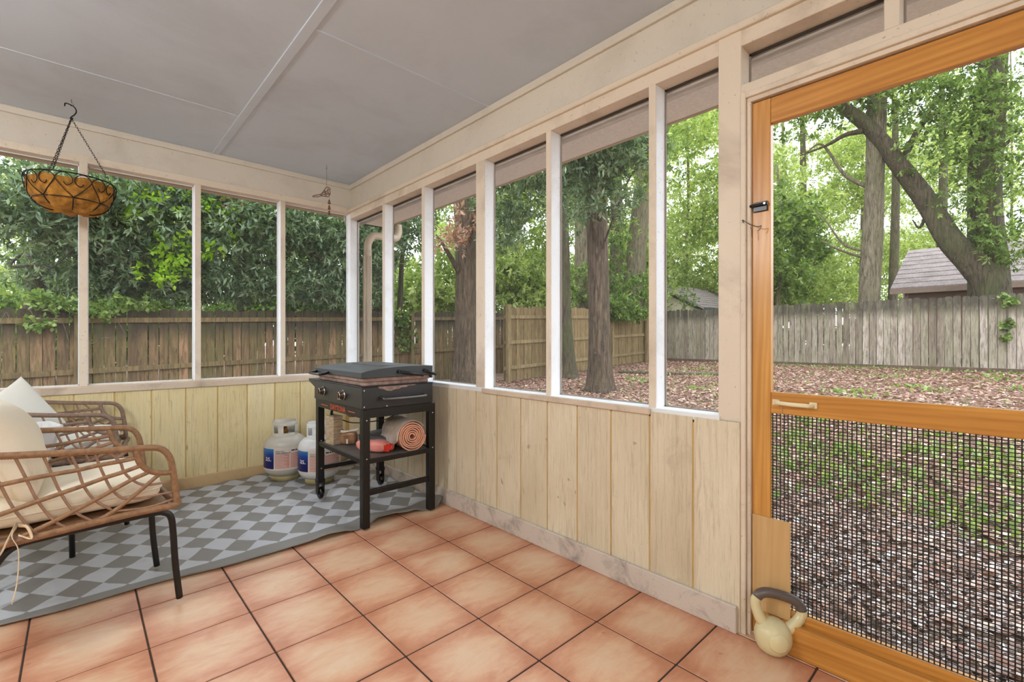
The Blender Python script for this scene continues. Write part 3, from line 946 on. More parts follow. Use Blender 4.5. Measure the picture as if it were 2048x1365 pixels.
MB().tube(smooth_path([(-.145, -.275, -.02), (-.165, -.320, -.06), (-.19, -.325, -.11), (-.25, -.325, -.135)], 5), .006, 6, squash=.25).build('tie', M['tie'], sc)
MB().tube(smooth_path([(-.14, -.275, -.03), (-.12, -.315, -.03), (-.11, -.318, -.07), (-.14, -.318, -.05)], 5), .006, 6, squash=.25).build('tie', M['tie'], sc)
seat_cushion('white seat cushion on the armchair against the yellow wall', at(C2, R2, -.02, 0, .505), R2, M['pillow'], 'seat cushions')
pillow('large cream back pillow leaning in the nearest rattan armchair', at(C1, R1, -.205, 0, .715), (math.radians(90), math.radians(0), R1 + math.radians(90)), M['cushion'], .265, .195, .115)
bpy.data.objects['back_pillow'].rotation_euler = Matrix.Rotation(R1, 3, 'Z').to_4x4().to_euler()
pm = Matrix.Rotation(R1, 4, 'Z') @ Matrix.Rotation(math.radians(-24), 4, 'Y') @ Matrix(((0, 0, 1, 0), (1, 0, 0, 0), (0, 1, 0, 0), (0, 0, 0, 1)))
bpy.data.objects['back_pillow'].rotation_euler = pm.to_euler()
p2 = pillow('pale back pillow with a pointed top corner in the armchair by the yellow wall', (-2.085, -.50, .685), (0, 0, 0), M['pillow'], .178, .175, .075)
pm = Matrix.Rotation(R2 + math.radians(-42), 4, 'Z') @ Matrix.Rotation(math.radians(-20), 4, 'Y') @ Matrix.Rotation(math.radians(27), 4, 'X') @ Matrix(((0, 0, 1, 0), (1, 0, 0, 0), (0, 1, 0, 0), (0, 0, 0, 1)))
p2.rotation_euler = pm.to_euler()

# ------------------------------------------------------------------ side table and pot between the chairs
tb = thing('side_table', 'small round dark side table between the two rattan armchairs', 'side table', (-2.06, -.985, .008))
MB().lathe([(0, .452), (.215, .452), (.22, .448), (.22, .438), (.215, .434), (0, .434)], 40).build('table_top', M['table'], tb)
MB().lathe([(.216, .455), (.226, .455), (.226, .428), (.216, .428), (.216, .455)], 40).build('rim', M['black'], tb)
for a in (10, 130, 250):
    c, s = math.cos(math.radians(a)), math.sin(math.radians(a))
    MB().tube([(.19 * c, .19 * s, .434), (.197 * c, .197 * s, .012)], .0125, 9).build('leg', M['black'], tb)

def pot():
    hb, ht, w = .062, .118, .009
    mb = MB()
    def ring(h, z, c=.018):
        pts = []
        for sx, sy in ((1, 1), (-1, 1), (-1, -1), (1, -1)):
            a = (sx * h, sy * (h - c), z); b = (sx * (h - c), sy * h, z)
            pts += [a, b] if sx * sy > 0 else [b, a]
        return pts
    rings = [ring(hb - .02, 0), ring(hb, .004), ring(ht - .006, .222), ring(ht, .226), ring(ht, .245), ring(ht - w, .245), ring(ht - w - .006, .20), ring(hb, .03)]
    vs = [p for r in rings for p in r]
    fs = []
    for i in range(len(rings) - 1):
        for k in range(8):
            fs.append((i * 8 + k, i * 8 + (k + 1) % 8, (i + 1) * 8 + (k + 1) % 8, (i + 1) * 8 + k))
    fs.append(tuple(range(8))[::-1]); fs.append(tuple(range(56, 64)))
    mb.add(vs, fs)
    o = mb.build('plant_pot', M['pot'], None, (-2.035, -1.02, .4605), (0, 0, math.radians(14)))
    tag(o, 'empty white tapered square pot between the rattan armchairs', 'pot')
pot()

# ------------------------------------------------------------------ propane griddle
G0 = (-.3775, -1.235, .0045)
gr = thing('griddle_grill', 'black two burner propane griddle on a tall stand with closed lid', 'grill', G0)
def gp(name, mb, mat, par=None): return mb.build(name, mat, par or gr)
hx, hy = .2275, .34
for sx in (-1, 1):
    for sy in (-1, 1):
        z0 = .0045 if sy < 0 else .13
        lg = gp('leg', MB().box(sx * hx - .0225, sx * hx + .0225, sy * hy - .0225, sy * hy + .0225, z0, .70, .003), M['black'])
        if sy > 0:
            w = MB()
            prof = [(.0, -.015), (.03, -.015), (.04, -.011), (.042, 0), (.04, .011), (.03, .015), (.0, .015)]
            b = MB().lathe(prof, 20)
            vs = [(z, x, y) for x, y, z in b.v]
            w.add([(sx * hx + a, sy * hy + bb, .0485 + c) for a, bb, c in vs], b.f, True)
            cw = gp('caster_wheel', w, M['black_gloss'])
            gp('caster_fork', MB().box(sx * hx - .024, sx * hx - .016, sy * hy - .022, sy * hy + .022, .04, .135, .003).box(sx * hx + .016, sx * hx + .024, sy * hy - .022, sy * hy + .022, .04, .135, .003).box(sx * hx - .026, sx * hx + .026, sy * hy - .026, sy * hy + .026, .118, .145, .003), M['black'])
        for z in (.635, .41) if sy < 0 else (.41, .22):
            MB().lathe([(0, 0), (.005, .001), (.006, .004), (0, .005)], 10).build('bolt', M['chrome'], lg, (sx * hx, sy * hy - .0225 if sy < 0 else sy * hy - .0225, z), (math.radians(90), 0, 0))
gp('apron', MB().box(-hx - .002, hx + .002, -hy - .024, -hy - .014, .648, .70, .001).box(-hx - .024, -hx - .014, -hy, hy, .648, .70, .001).box(hx + .014, hx + .024, -hy, hy, .648, .70, .001).box(-hx, hx, hy + .014, hy + .024, .648, .70, .001), M['black'])
body = gp('firebox', MB().box(-.2575, .2275, -.368, .365, .70, .83, .004), M['grill_body'])
gp('rim_flange', MB().box(-.2605, .2305, -.371, .368, .8275, .834, .002), M['black'])
gp('side_shelf', MB().prism([(.36, .832), (.49, .832), (.49, .815), (.365, .775)], -.25, .20, 'x'), M['grill_body'])
gp('griddle_plate', MB().box(-.236, .205, -.348, .34, .834, .858, .004).box(-.245, .2125, -.355, .345, .858, .882, .004), M['rust'])
lidprof = [(-.2625, .884), (-.2625, .914), (-.23, .923), (-.15, .934), (-.05, .941), (.06, .944), (.16, .943), (.225, .940), (.225, .862), (.215, .862), (.21, .883)]
lid = gp('lid', MB().prism(lidprof, -.368, .352, 'y'), M['lid'])
MB().box(-.06, .12, -.22, .2, .9395, .9445, .002).build('embossed_panel', M['lid'], lid)
lh = smooth_path([(-.262, .30, .893), (-.30, .30, .886), (-.318, .285, .884), (-.318, .12, .884), (-.30, .105, .886), (-.262, .105, .893)], 3)
MB().tube(lh, .0085, 8).build('lid_handle', M['black_gloss'], lid)
for x0, x1 in ((-.02, .14), (.165, .235)):
    MB().tube([(x0, -.378, .912), (x1, -.392, .884)], .009, 8).build('hinge_bar', M['black'], lid)
    MB().tube([(x0, -.366, .912), (x0, -.384, .912)], .011, 8).build('hinge_pin', M['black'], lid)
sh = smooth_path([(-.14, -.368, .766), (-.14, -.395, .762), (-.125, -.41, .757), (.0, -.412, .755), (.135, -.41, .755), (.15, -.395, .758), (.15, -.368, .762)], 4)
gp('side_handle', MB().tube(sh, .0085, 9), M['steel'])
for y in (.199, -.115):
    k = gp('knob', MB().lathe([(0, .034), (.018, .034), (.020, .030), (.022, .012), (.027, .010), (.027, .0), (0, 0)], 12), M['knob'])
    k.location = (-.2575, y, .766); k.rotation_euler = (0, math.radians(-90), 0)
    MB().lathe([(.029, .009), (.032, .006), (.032, .0), (.029, .0)], 24).build('bezel', M['chrome'], k)
    MB().lathe([(.019, .0345), (.0215, .034), (.0215, .029), (.019, .03)], 12).build('edge_ring', M['chrome'], k)
    MB().box(-.016, .016, -.0035, .0035, .0335, .039, .001).build('grip_bar', M['brass'], k)
for y, z in ((-.3585, .715), (-.3585, .81), (-.15, .71)):
    xx = -.245 if abs(y) > .3 else -.1
    gp('rivet', MB().lathe([(0, .002), (.004, .001), (.005, 0)], 8), M['chrome'])
    o = [c for c in gr.children if c.name.startswith('rivet')][-1]
    o.location = (xx, -.3685, z); o.rotation_euler = (math.radians(90), 0, 0)
tm = text_mesh('lettering', 'DAYTONA', .047, M['red_print'])
o = link('lettering', tm, gr, (-hx - .0248, -.012, .6705), (math.radians(90), 0, math.radians(-90))); o['label'] = 'red DAYTONA lettering'
for a, b in ((.145, .26), (-.26, -.17)):
    gp('red_stripe', MB().box(-hx - .0252, -hx - .0242, a, b, .6695, .6735), M['red_print'])
for k in range(3):
    gp('panel_print', MB().box(-.2582, -.2574, -.034 - k * .014, -.024 - k * .014, .732, .744), M['metal_trim'])
st = MB()
pts = [(-.16, .829), (.10, .829), (.09, .822), (.05, .823), (.03, .815), (.0, .816), (-.02, .808), (-.05, .806), (-.07, .798), (-.10, .802), (-.12, .811), (-.15, .818)]
gp('rust_stain', st.prism(pts, -.3695, -.368, 'y'), M['rust'])
gp('shelf', MB().box(-hx + .0, hx, -hy + .0, hy, .398, .405, .001), M['shelf'])
gp('shelf_frame', MB().box(-hx, hx, -hy - .018, -hy - .006, .378, .408, .002).box(-hx - .018, -hx - .006, -hy, hy, .378, .408, .002).box(hx + .006, hx + .018, -hy, hy, .378, .408, .002).box(-hx, hx, hy + .006, hy + .018, .378, .408, .002), M['black'])
gp('stretcher', MB().box(-hx, hx, -hy - .012, -hy + .012, .190, .222, .002), M['black'])
gp('stretcher', MB().box(-hx, hx, hy - .012, hy + .012, .205, .235, .002), M['black'])
cup = gp('grease_cup', MB().lathe([(0, .602), (.03, .602), (.040, .61), (.046, .64), (.047, .685), (.044, .685), (.042, .64), (.0, .61)], 24), M['cup'])
cup.location = (-.13, .03, 0)
gp('drain_spout', MB().tube([(-.19, .20, .70), (-.20, .215, .60)], .009, 8), M['black'])
gp('regulator', MB().tube([(.12, .28, .30), (.06, .12, .33)], .035, 12).tube([(.06, .12, .33), (.02, .02, .325)], .014, 8), M['black'])
gp('gas_hose', MB().tube(smooth_path([(.10, -.30, .69), (.02, -.22, .62), (.06, .0, .56), (-.06, .20, .53), (-.14, .33, .575), (-.10, .40, .56), (.0, .42, .40), (.09, .30, .31)], 6), .004, 6), M['black'])

# things lying on the griddle's shelf
SZ = .410
def shelf_at(px, py): return onz(px, py, SZ)
p = shelf_at(660, 891)
o = MB().box(-.035, .035, -.05, .05, 0, .19, .002).build('carton', M['box'], None, (p[0] + .04, p[1] + .03, SZ), (0, 0, .15)); tag(o, 'upright brown printed carton at the back corner of the griddle shelf', 'carton')
def bag(name, a, b, c, mat, seed, e=.7):
    X, Y, Z = superbox(a, b, c, e, e, 36, 18)
    rs = np.random.default_rng(seed)
    f = 1 + .05 * np.sin(X * 60 + rs.uniform(0, 6)) + .05 * np.sin(Y * 47 + 1) * np.cos(Z * 50)
    me = grid_mesh(name, X * f, Y * f, (Z + c) * (1 + .06 * np.sin(X * 40)) , mat)
    return me
p = shelf_at(688, 889)
t = thing('snack_pouch', 'crumpled brown pouch with a white folded top on the griddle shelf', 'pouch', (p[0] + .025, p[1] - .02, SZ), math.radians(-45))
link('pouch_body', bag('pouch_body', .055, .03, .042, M['foil'], 3, .5), t)
MB().tube(smooth_path([(-.055, 0, .085), (-.02, .004, .082), (.02, -.002, .09), (.05, .0, .096), (.062, .004, .105)], 5), .009, 7, squash=.5).build('pouch_top', M['pouch_top'], t)
MB().box(-.006, .006, -.033, -.028, .01, .04).build('pouch_label', M['pouch_top'], t)
p = shelf_at(722, 903)
t = thing('plastic_bag', 'pink plastic bag with red strips inside lying on the griddle shelf', 'bag', (-.47, -1.42, SZ), math.radians(-62))
link('bag_body', bag('bag_body', .125, .052, .036, M['pinkbag'], 5), t)
for k in range(5):
    MB().box(.075 + .004 * k, .13, -.034 + .012 * k, -.026 + .012 * k, .012 + .008 * (k % 3), .052 + .004 * (k % 2), .002).build('red_strip', M['redbag'], t)
o = link('folded_cover', bag('folded_cover', .12, .15, .030, M['greybag'], 8, .35), None, (-.27, -1.20, SZ), (0, 0, .2)); tag(o, 'dark grey folded cover lying behind the peach roll', 'cover')
# rolled up fleece
def roll():
    t = thing('fabric_roll', 'peach fabric roll with a spiral end on the griddle shelf', 'roll', (-.255, -1.40, SZ + .090), math.radians(-8))
    n = 170; turns = 6.0
    a = np.linspace(0, turns * 2 * math.pi, n); r = .010 + .078 * a / a[-1]
    th = .0105
    vs = []; fs = []
    # thick spiral sheet: inner and outer line, front and back
    for y in (-.165, .12):
        for k in range(n):
            rr = r[k] * (1 + .02 * math.sin(a[k] * 2.3)); vs.append((rr * math.cos(a[k]), y, rr * math.sin(a[k])))
        for k in range(n):
            rr = r[k] * (1 + .02 * math.sin(a[k] * 2.3)) + th * .78; vs.append((rr * math.cos(a[k]), y, rr * math.sin(a[k])))
    for k in range(n - 1):
        fs += [(k, k + 1, n + k + 1, n + k), (2 * n + k, 3 * n + k, 3 * n + k + 1, 2 * n + k + 1), (n + k, n + k + 1, 3 * n + k + 1, 3 * n + k), (k, 2 * n + k, 2 * n + k + 1, k + 1)]
    MB().add(vs, fs).build('rolled_sheet', M['peach'], t)
    q = np.linspace(0, 1, 14)
    ang = math.radians(35) + q * math.radians(150)
    X = list(.0945 * np.cos(ang)) + [-.096, -.099, -.104, -.115, -.15, -.20]; Z = list(.0945 * np.sin(ang)) + [-.02, -.05, -.075, -.084, -.086, -.086]
    X = np.array(X); Z = np.array(Z)
    yy = np.array([-.166, -.02, .118])
    me = grid_mesh('loose_tail', np.tile(X, (3, 1)), np.tile(yy[:, None], (1, len(X))) + np.where(np.arange(len(X)) > 14, .05, 0)[None, :], np.tile(Z, (3, 1)), M['peach_out'])
    import bmesh
    b = bmesh.new(); b.from_mesh(me); bmesh.ops.solidify(b, geom=b.faces[:], thickness=.003); b.to_mesh(me); b.free()
    link('loose_tail', me, t)
roll()

# ------------------------------------------------------------------ propane tanks
def blue_mat():
    m, N, L, P = new_mat('blue_label_print')
    tc = N.new('ShaderNodeTexCoord'); sx = N.new('ShaderNodeSeparateXYZ'); L.new(tc.outputs['Object'], sx.inputs[0])
    mr = N.new('ShaderNodeMapRange'); mr.inputs['From Min'].default_value = .17; mr.inputs['From Max'].default_value = .27
    L.new(sx.outputs['Z'], mr.inputs['Value'])
    L.new(ramp(N, L, mr.outputs[0], [(0, S(14, 22, 92)), (.5, S(18, 60, 150)), (1, S(52, 136, 196))]), P.inputs['Base Color'])
    P.inputs['Roughness'].default_value = .35
    return m
M['blue'] = blue_mat()
def arc_patch(r, a0, a1, z0, z1, n=16):
    return MB().lathe([(r, z0), (r, z1)], n, True, math.radians(a0), math.radians(a1))
def curved_text(body, size, mat, r, a_mid, z):
    me = text_mesh('lettering', body, size, mat, .0)
    co = np.zeros(len(me.vertices) * 3); me.vertices.foreach_get('co', co); co = co.reshape(-1, 3)
    a = math.radians(a_mid) + co[:, 0] / r
    out = np.stack([r * np.cos(a), r * np.sin(a), z + co[:, 1]], -1)
    me.vertices.foreach_set('co', out.ravel()); me.update()
    return me
def tank(label, loc, rz, paint):
    t = thing('propane_tank', label, 'propane tank', loc, rz, 'propane tanks')
    R = .155
    MB().lathe([(.0, .03), (.08, .032), (.118, .045), (.142, .068), (.153, .095), (R, .115), (R, .265), (.153, .285), (.142, .312), (.118, .335), (.085, .348), (.05, .354), (.0, .356)], 40).build('body', paint, t)
    MB().lathe([(.102, .0), (.106, .0), (.106, .048), (.102, .048), (.102, .0)], 32).build('foot_ring', M['tank_base'], t)
    col = MB()
    rr, ri = .093, .089
    def wall(a0, a1, z0, z1):
        n = max(3, int((a1 - a0) / 8))
        col.lathe([(rr, z0), (rr, z1), (ri, z1), (ri, z0), (rr, z0)], n, True, math.radians(a0), math.radians(a1))
    wall(172, 330 + 172 - 172, .425, .457)         # top band
    wall(172, 332, .335, .368)
    for a0, a1 in ((172, 192), (218, 244), (300, 332)): wall(a0, a1, .36, .43)
    wall(20, 150, .335, .457)
    col.build('collar', paint, t)
    v = MB().lathe([(0, .35), (.018, .35), (.018, .385), (.012, .39), (.012, .41), (.022, .412), (.022, .425), (0, .428)], 14)
    v.tube([(0, 0, .395), (-.045, -.01, .395)], .012, 10)
    v.build('valve', M['brass'], t)
    e = R + .0006
    arc_patch(e, 150, 352, .098, .268, 40).build('label_wrap', M['label'], t)
    arc_patch(e + .0006, 158, 221, .108, .262, 14).build('blue_panel', M['blue'], t)
    arc_patch(e + .0006, 225, 263, .112, .220, 10).build('print_block', M['pink_print'], t)
    arc_patch(e + .0006, 266, 315, .112, .226, 12).build('print_block', M['pink_print'], t)
    for k in range(9):
        z = .120 + k * .0115
        arc_patch(e + .0011, 226, 262 - (k * 7) % 15, z, z + .003, 8).build('print_line', M['label'], t)
        arc_patch(e + .0011, 267, 313 - (k * 5) % 17, z, z + .003, 8).build('print_line', M['label'], t)
    o = link('lettering', curved_text('as.', .062, M['white_print'], e + .0014, 203, .186), t); o['label'] = 'white lettering on the blue panel'
    link('lettering', curved_text('American', .017, M['black_print'], e + .0014, 238, .244), t)
    for a0, a1 in ((226, 240), (242, 258), (260, 266)): arc_patch(e + .0011, a0, a1, .2285, .2325, 6).build('print_line', M['black_print'], t)
    for a0, a1 in ((268, 277), (279, 284), (286, 298)): arc_patch(e + .0011, a0, a1, .241, .250, 6).build('print_line', M['black_print'], t)
    arc_patch(e + .0011, 226, 262, .2225, .2245, 8).build('print_line', M['black_print'], t)
tank('grey propane tank standing against the yellow wall', (-.62, -.215, .0115), 0, M['tank'])
tank('white propane tank partly behind the griddle leg', (-.452, -.484, .0115), math.radians(-3), M['tank_white'])

# ------------------------------------------------------------------ hanging basket
def chain(path_a, path_b, pitch=.013):
    a = np.array(path_a); b = np.array(path_b)
    n = int(np.linalg.norm(b - a) / pitch)
    d = (b - a) / np.linalg.norm(b - a)
    s = np.cross(d, (0.3, .8, .1)); s /= np.linalg.norm(s); q = np.cross(d, s)
    mb = MB()
    for i in range(n):
        c = a + (b - a) * (i + .5) / n
        u = s if i % 2 else q
        pts = [c + d * .0095 * math.cos(t) + u * .0045 * math.sin(t) for t in np.linspace(0, 2 * math.pi, 9)[:-1]]
        mb.tube(pts, .0013, 4, closed=True)
    return mb
BK = (-1.873, -.335, CZ)
bk = thing('hanging_basket', 'black wire hanging basket with orange coir liner on three chains', 'hanging basket', BK, math.radians(3))
ZR = -.492; RB = .203
MB().tube(smooth_path([(0, 0, .0), (0, 0, -.02), (.010, 0, -.030), (.0, 0, -.040), (-.010, 0, -.032)], 4), .0016, 6).build('ceiling_hook', M['steel'], bk)
MB().tube(smooth_path([(-.030, -.012, -.055), (-.028, -.012, -.038), (-.010, -.004, -.034), (.012, .004, -.040), (.022, .008, -.060), (.016, .006, -.082), (.0, 0, -.105), (-.004, 0, -.115), (.003, 0, -.119), (.006, 0, -.110)], 5), .0033, 7).build('hook', M['iron'], bk)
for a in (5, 125, 245):
    x, y = RB * math.cos(math.radians(a)), RB * math.sin(math.radians(a))
    chain((0, 0, -.115), (x, y, ZR)).build('chain', M['iron'], bk)
def bowl(t):       # t 0 rim .. 1 bottom : radius, z
    return RB * math.cos(t * 1.35) ** .75 if t < 1 else .05, ZR - .185 * math.sin(t * math.pi / 2)
fr = MB()
fr.tube([(RB * math.cos(a), RB * math.sin(a), ZR) for a in np.linspace(0, 2 * math.pi, 49)[:-1]], .0036, 7, closed=True)
fr.build('rim', M['iron'], bk)
def on_bowl(ang, t, out=.004):
    r, z = bowl(t)
    return ((r + out) * math.cos(ang), (r + out) * math.sin(ang), z - out * .3)
MB().tube([on_bowl(a, .50) for a in np.linspace(0, 2 * math.pi, 49)[:-1]], .0028, 6, closed=True).build('hoop', M['iron'], bk)
NR = 8
for k in range(NR):
    a0 = 2 * math.pi * k / NR; w = math.pi / NR
    MB().tube([on_bowl(a0, t) for t in np.linspace(.50, .97, 9)], .0034, 6).build('rib', M['iron'], bk)
    for s in (-1, 1):
        MB().tube(smooth_path([on_bowl(a0, .50), on_bowl(a0 + s * w * .5, .34), on_bowl(a0 + s * w * .93, .17), on_bowl(a0 + s * w * .97, .10), on_bowl(a0 + s * w * .7, .02), on_bowl(a0 + s * w * .35, .02), on_bowl(a0 + s * w * .08, .10), on_bowl(a0 + s * w * .10, .20), on_bowl(a0 + s * w * .38, .25), on_bowl(a0 + s * w * .55, .19)], 4), .0026, 6).build('scroll', M['iron'], bk)
def liner():
    nu, nv = 72, 16
    a = np.linspace(0, 2 * math.pi, nu + 1)
    rows = []
    for j in range(nv + 1):
        row = []
        for k, an in enumerate(a):
            top = .05 + .045 * max(0, math.sin(an * 3 + .6)) + .07 * max(0, math.sin(an * 1 + 4.9)) ** 4
            t = top + (1 - top) * j / nv
            r, z = bowl(min(t, .999))
            if j == nv: r = .0
            lump = .010 * (math.sin(an * NR + math.pi / 2 * 2) * -1) * math.sin(min(t, 1) * math.pi) + .005 * math.sin(an * 13 + t * 9)
            rr = max(0, r - .007 + (lump if j < nv else 0))
            row.append((rr * math.cos(an), rr * math.sin(an), z - (.012 * math.sin(an * 5) * (t > .7) if j < nv else 0)))
        rows.append(row)
    A = np.array(rows)
    me = grid_mesh('coir_liner', A[..., 0], A[..., 1], A[..., 2], M['coir'])
    link('coir_liner', me, bk)
    B = A.copy(); B[..., 0] *= .95; B[..., 1] *= .95; B[..., 2] += .006
    link('liner_inside', grid_mesh('liner_inside', B[..., 0], B[..., 1], B[..., 2], M['coir']), bk)
liner()

# ------------------------------------------------------------------ bird wind chime
wc = thing('wind_chime', 'small copper bird wind chime with tiny bells on a ceiling hook', 'wind chime', (-.335, -.328, CZ), -YAW)
MB().tube(smooth_path([(0, 0, 0), (0, 0, -.015), (.006, 0, -.024), (.0, 0, -.032), (-.005, 0, -.026)], 4), .0015, 6).build('ceiling_hook', M['steel'], wc)
MB().tube([(0, 0, -.03), (0, 0, -.185)], .0012, 5).build('wire', M['steel'], wc)
outl = [(.004, -.183), (.018, -.186), (.026, -.194), (.030, -.202), (.026, -.212), (.030, -.232), (.024, -.252), (.008, -.262), (-.020, -.258), (-.045, -.256), (-.075, -.262), (-.112, -.262), (-.108, -.254), (-.070, -.246), (-.048, -.240), (-.030, -.224), (-.014, -.200)]
bird = MB().tube(smooth_path([(x, 0, z) for x, z in outl], 3, True), .0034, 6, closed=True).build('bird_outline', M['copper'], wc)
for cxx, czz, rr in ((-.022, -.238, .013), (.004, -.226, .012), (.012, -.205, .008), (-.004, -.247, .009), (-.042, -.249, .007), (.018, -.240, .008), (-.012, -.220, .008)):
    MB().tube([(cxx + rr * (1 - .5 * t / 6.28) * math.cos(t), 0, czz + rr * (1 - .5 * t / 6.28) * math.sin(t)) for t in np.linspace(0, 6.6, 14)], .0032, 5).build('filigree', M['copper'], bird)
MB().tube([(.022, 0, -.255), (.022, 0, -.395)], .0009, 5).build('string', M['steel'], wc)
for z in (-.300, -.345, -.390):
    MB().lathe([(.001, .014), (.005, .012), (.008, 0), (.012, -.020), (.010, -.020), (.005, 0)], 12).build('bell', M['copper'], wc, (.022, 0, z))

# ------------------------------------------------------------------ kettlebell
kb = thing('kettlebell', 'small cream kettlebell with a grey handle at the screen door', 'kettlebell', (-.030, -3.515, .0), 0)
kb.matrix_world = Matrix.Translation((-.048, -3.545, .001)) @ Matrix.Rotation(-YAW + math.radians(-12), 4, 'Z') @ Matrix.Translation((.01, 0, 0)) @ Matrix.Rotation(math.radians(12), 4, 'Y') @ Matrix.Rotation(math.radians(-6), 4, 'X')
b = MB().lathe([(0, .004), (.022, .004), (.036, .010), (.050, .026), (.058, .048), (.060, .064), (.057, .084), (.048, .102), (.034, .116), (.018, .123), (0, .125)], 32)
kbody = b.build('bell', M['kettle'], kb)
MB().lathe([(0, .0615), (.026, .0605), (.030, .057), (.031, .050)], 28).build('flat_face', M['kettle'], kbody, (0, 0, .062), (math.radians(90), 0, 0))
hpth = [(-.036, 0, .095), (-.052, 0, .112), (-.068, 0, .138), (-.076, 0, .165), (-.066, 0, .190), (-.040, 0, .203), (0, 0, .206), (.040, 0, .203), (.066, 0, .190), (.076, 0, .165), (.068, 0, .138), (.052, 0, .112), (.036, 0, .095)]
sp = smooth_path(hpth, 5)
MB().tube(sp[:19], [.020 - .004 * k / 18 for k in range(19)], 14).build('horn', M['kettle'], kb)
MB().tube(sp[-19:], [.016 + .004 * k / 18 for k in range(19)], 14).build('horn', M['kettle'], kb)
MB().tube(sp[17:-17], .0172, 14).build('grip', M['kettle_grip'], kb)

# ================================================================== OUTDOORS
# ------------------------------------------------------------------ ground
gx_ = np.concatenate([np.linspace(-45, -5, 9), np.linspace(-4.5, 16, 70), np.linspace(18, 70, 14)])
gy_ = np.concatenate([np.linspace(-50, -8, 10), np.linspace(-7, 12, 64), np.linspace(14, 60, 12)])
GX, GY = np.meshgrid(gx_, gy_)
GZ = -.15 + .035 * np.clip(GX, -8, 15) + .012 * np.sin(GX * 2.1 + GY) * np.sin(GY * 1.7 - GX * .6)
GZ = np.where((GX < .35) & (GY < .4) & (GX > -8), np.minimum(GZ, -.16), GZ)
gm = grid_mesh('ground', GX, GY, GZ, M['ground'])
link('ground', gm, None, None, None, 'structure')

def leaf_mesh(name, base, axis, width_dir, length, width, mat, fold=.25, rnd=None):
    """two triangles per leaf on each side of the midrib"""
    n = len(base)
    L_ = length[:, None]; W_ = width[:, None]
    nrm = np.cross(axis, width_dir)
    tip = base + axis * L_
    mid = base + axis * L_ * .48
    s1 = mid + width_dir * W_ * .5 + nrm * W_ * fold * .5
    s2 = mid - width_dir * W_ * .5 + nrm * W_ * fold * .5
    v = np.stack([base, s1, tip, s2], 1).reshape(-1, 3)
    i = np.arange(n) * 4
    f = np.stack([i, i + 1, i + 2, i, i + 2, i + 3], 1).reshape(-1)
    me = bpy.data.meshes.new(name)
    me.vertices.add(len(v)); me.vertices.foreach_set('co', v.ravel().astype(np.float32))
    me.loops.add(len(f)); me.loops.foreach_set('vertex_index', f.astype(np.int32))
    nt = 2 * n
    me.polygons.add(nt)
    me.polygons.foreach_set('loop_start', (np.arange(nt) * 3).astype(np.int32))
    me.polygons.foreach_set('loop_total', np.full(nt, 3, np.int32))
    me.update(calc_edges=True)
    at = me.attributes.new('rnd', 'FLOAT', 'POINT')
    rv = rng.random(n) if rnd is None else rnd
    at.data.foreach_set('value', np.repeat(rv, 4).astype(np.float32))
    me.materials.append(mat)
    return me

def unit(v): return v / np.maximum(np.linalg.norm(v, axis=-1, keepdims=True), 1e-9)

def crown(name, blobs, leaf, lw, mat, per_twig=9, droop=.25, parent=None, shell=.35, spread=None):
    """blobs: (center, (rx,ry,rz), number of twigs). Leaves sit in rosettes on twigs."""
    B, A, RV = [], [], []
    for c, r, n in blobs:
        n = int(n)
        d = unit(rng.normal(size=(n, 3)))
        rad = rng.random(n) ** shell
        tw = np.array(c) + d * rad[:, None] * np.array(r)
        tdir = unit(d + rng.normal(size=(n, 3)) * .7 + np.array([0, 0, -droop]))
        tone = np.clip(.5 + .28 * rng.normal(size=n), 0, 1)
        for k in range(per_twig):
            ax = unit(tdir * .55 + rng.normal(size=(n, 3)) * .75 + np.array([0, 0, -droop * .4]))
            off = (spread if spread else leaf * .55)
            B.append(tw + tdir * (k / per_twig - .5)[None] * off * 2 if False else tw + tdir * ((k / per_twig - .5) * off * 2) + rng.normal(size=(n, 3)) * leaf * .12)
            A.append(ax); RV.append(np.clip(tone + rng.normal(size=n) * .16, 0, 1))
    B = np.concatenate(B); A = np.concatenate(A); RV = np.concatenate(RV)
    w = unit(np.cross(A, rng.normal(size=A.shape) * .6 + np.array([0, 0, 1.0])))
    ln = leaf * rng.uniform(.7, 1.25, len(B))
    me = leaf_mesh(name, B, A, w, ln, ln * lw, mat, rnd=RV)
    return link(name, me, parent, None, None, 'stuff')

def wobble(pts, amp, seed):
    rs = np.random.default_rng(seed)
    return [np.array(p, float) + rs.normal(size=3) * amp * (0 < i < len(pts) - 1) for i, p in enumerate(pts)]

def trunk_mesh(path, radii, n=16, flare=0.0, seed=0, rough=.06):
    P = smooth_path(path, 6)
    m = len(P)
    t = np.linspace(0, len(radii) - 1, m)
    R = np.interp(t, range(len(radii)), radii)
    rs = np.random.default_rng(seed)
    ph = rs.uniform(0, 6.28, 4)
    mb = MB().tube(P, list(R), n, cap=True)
    V = np.array(mb.v); base = np.repeat(np.array(P), n, 0)
    k = np.tile(np.arange(n), m) * 2 * math.pi / n; z = np.repeat(np.linspace(0, 1, m), n)
    f = 1 + rough * (np.sin(3 * k + ph[0] + z * 4) + .6 * np.sin(5 * k + ph[1] - z * 7) + .5 * np.sin(2 * k + ph[2] + z * 15))
    f *= 1 + flare * np.exp(-z * m * .34) * (1 + .45 * np.sin(4 * k + ph[3]))
    V = base + (V - base) * f[:, None]
    mb.v = [tuple(p) for p in V]
    return mb

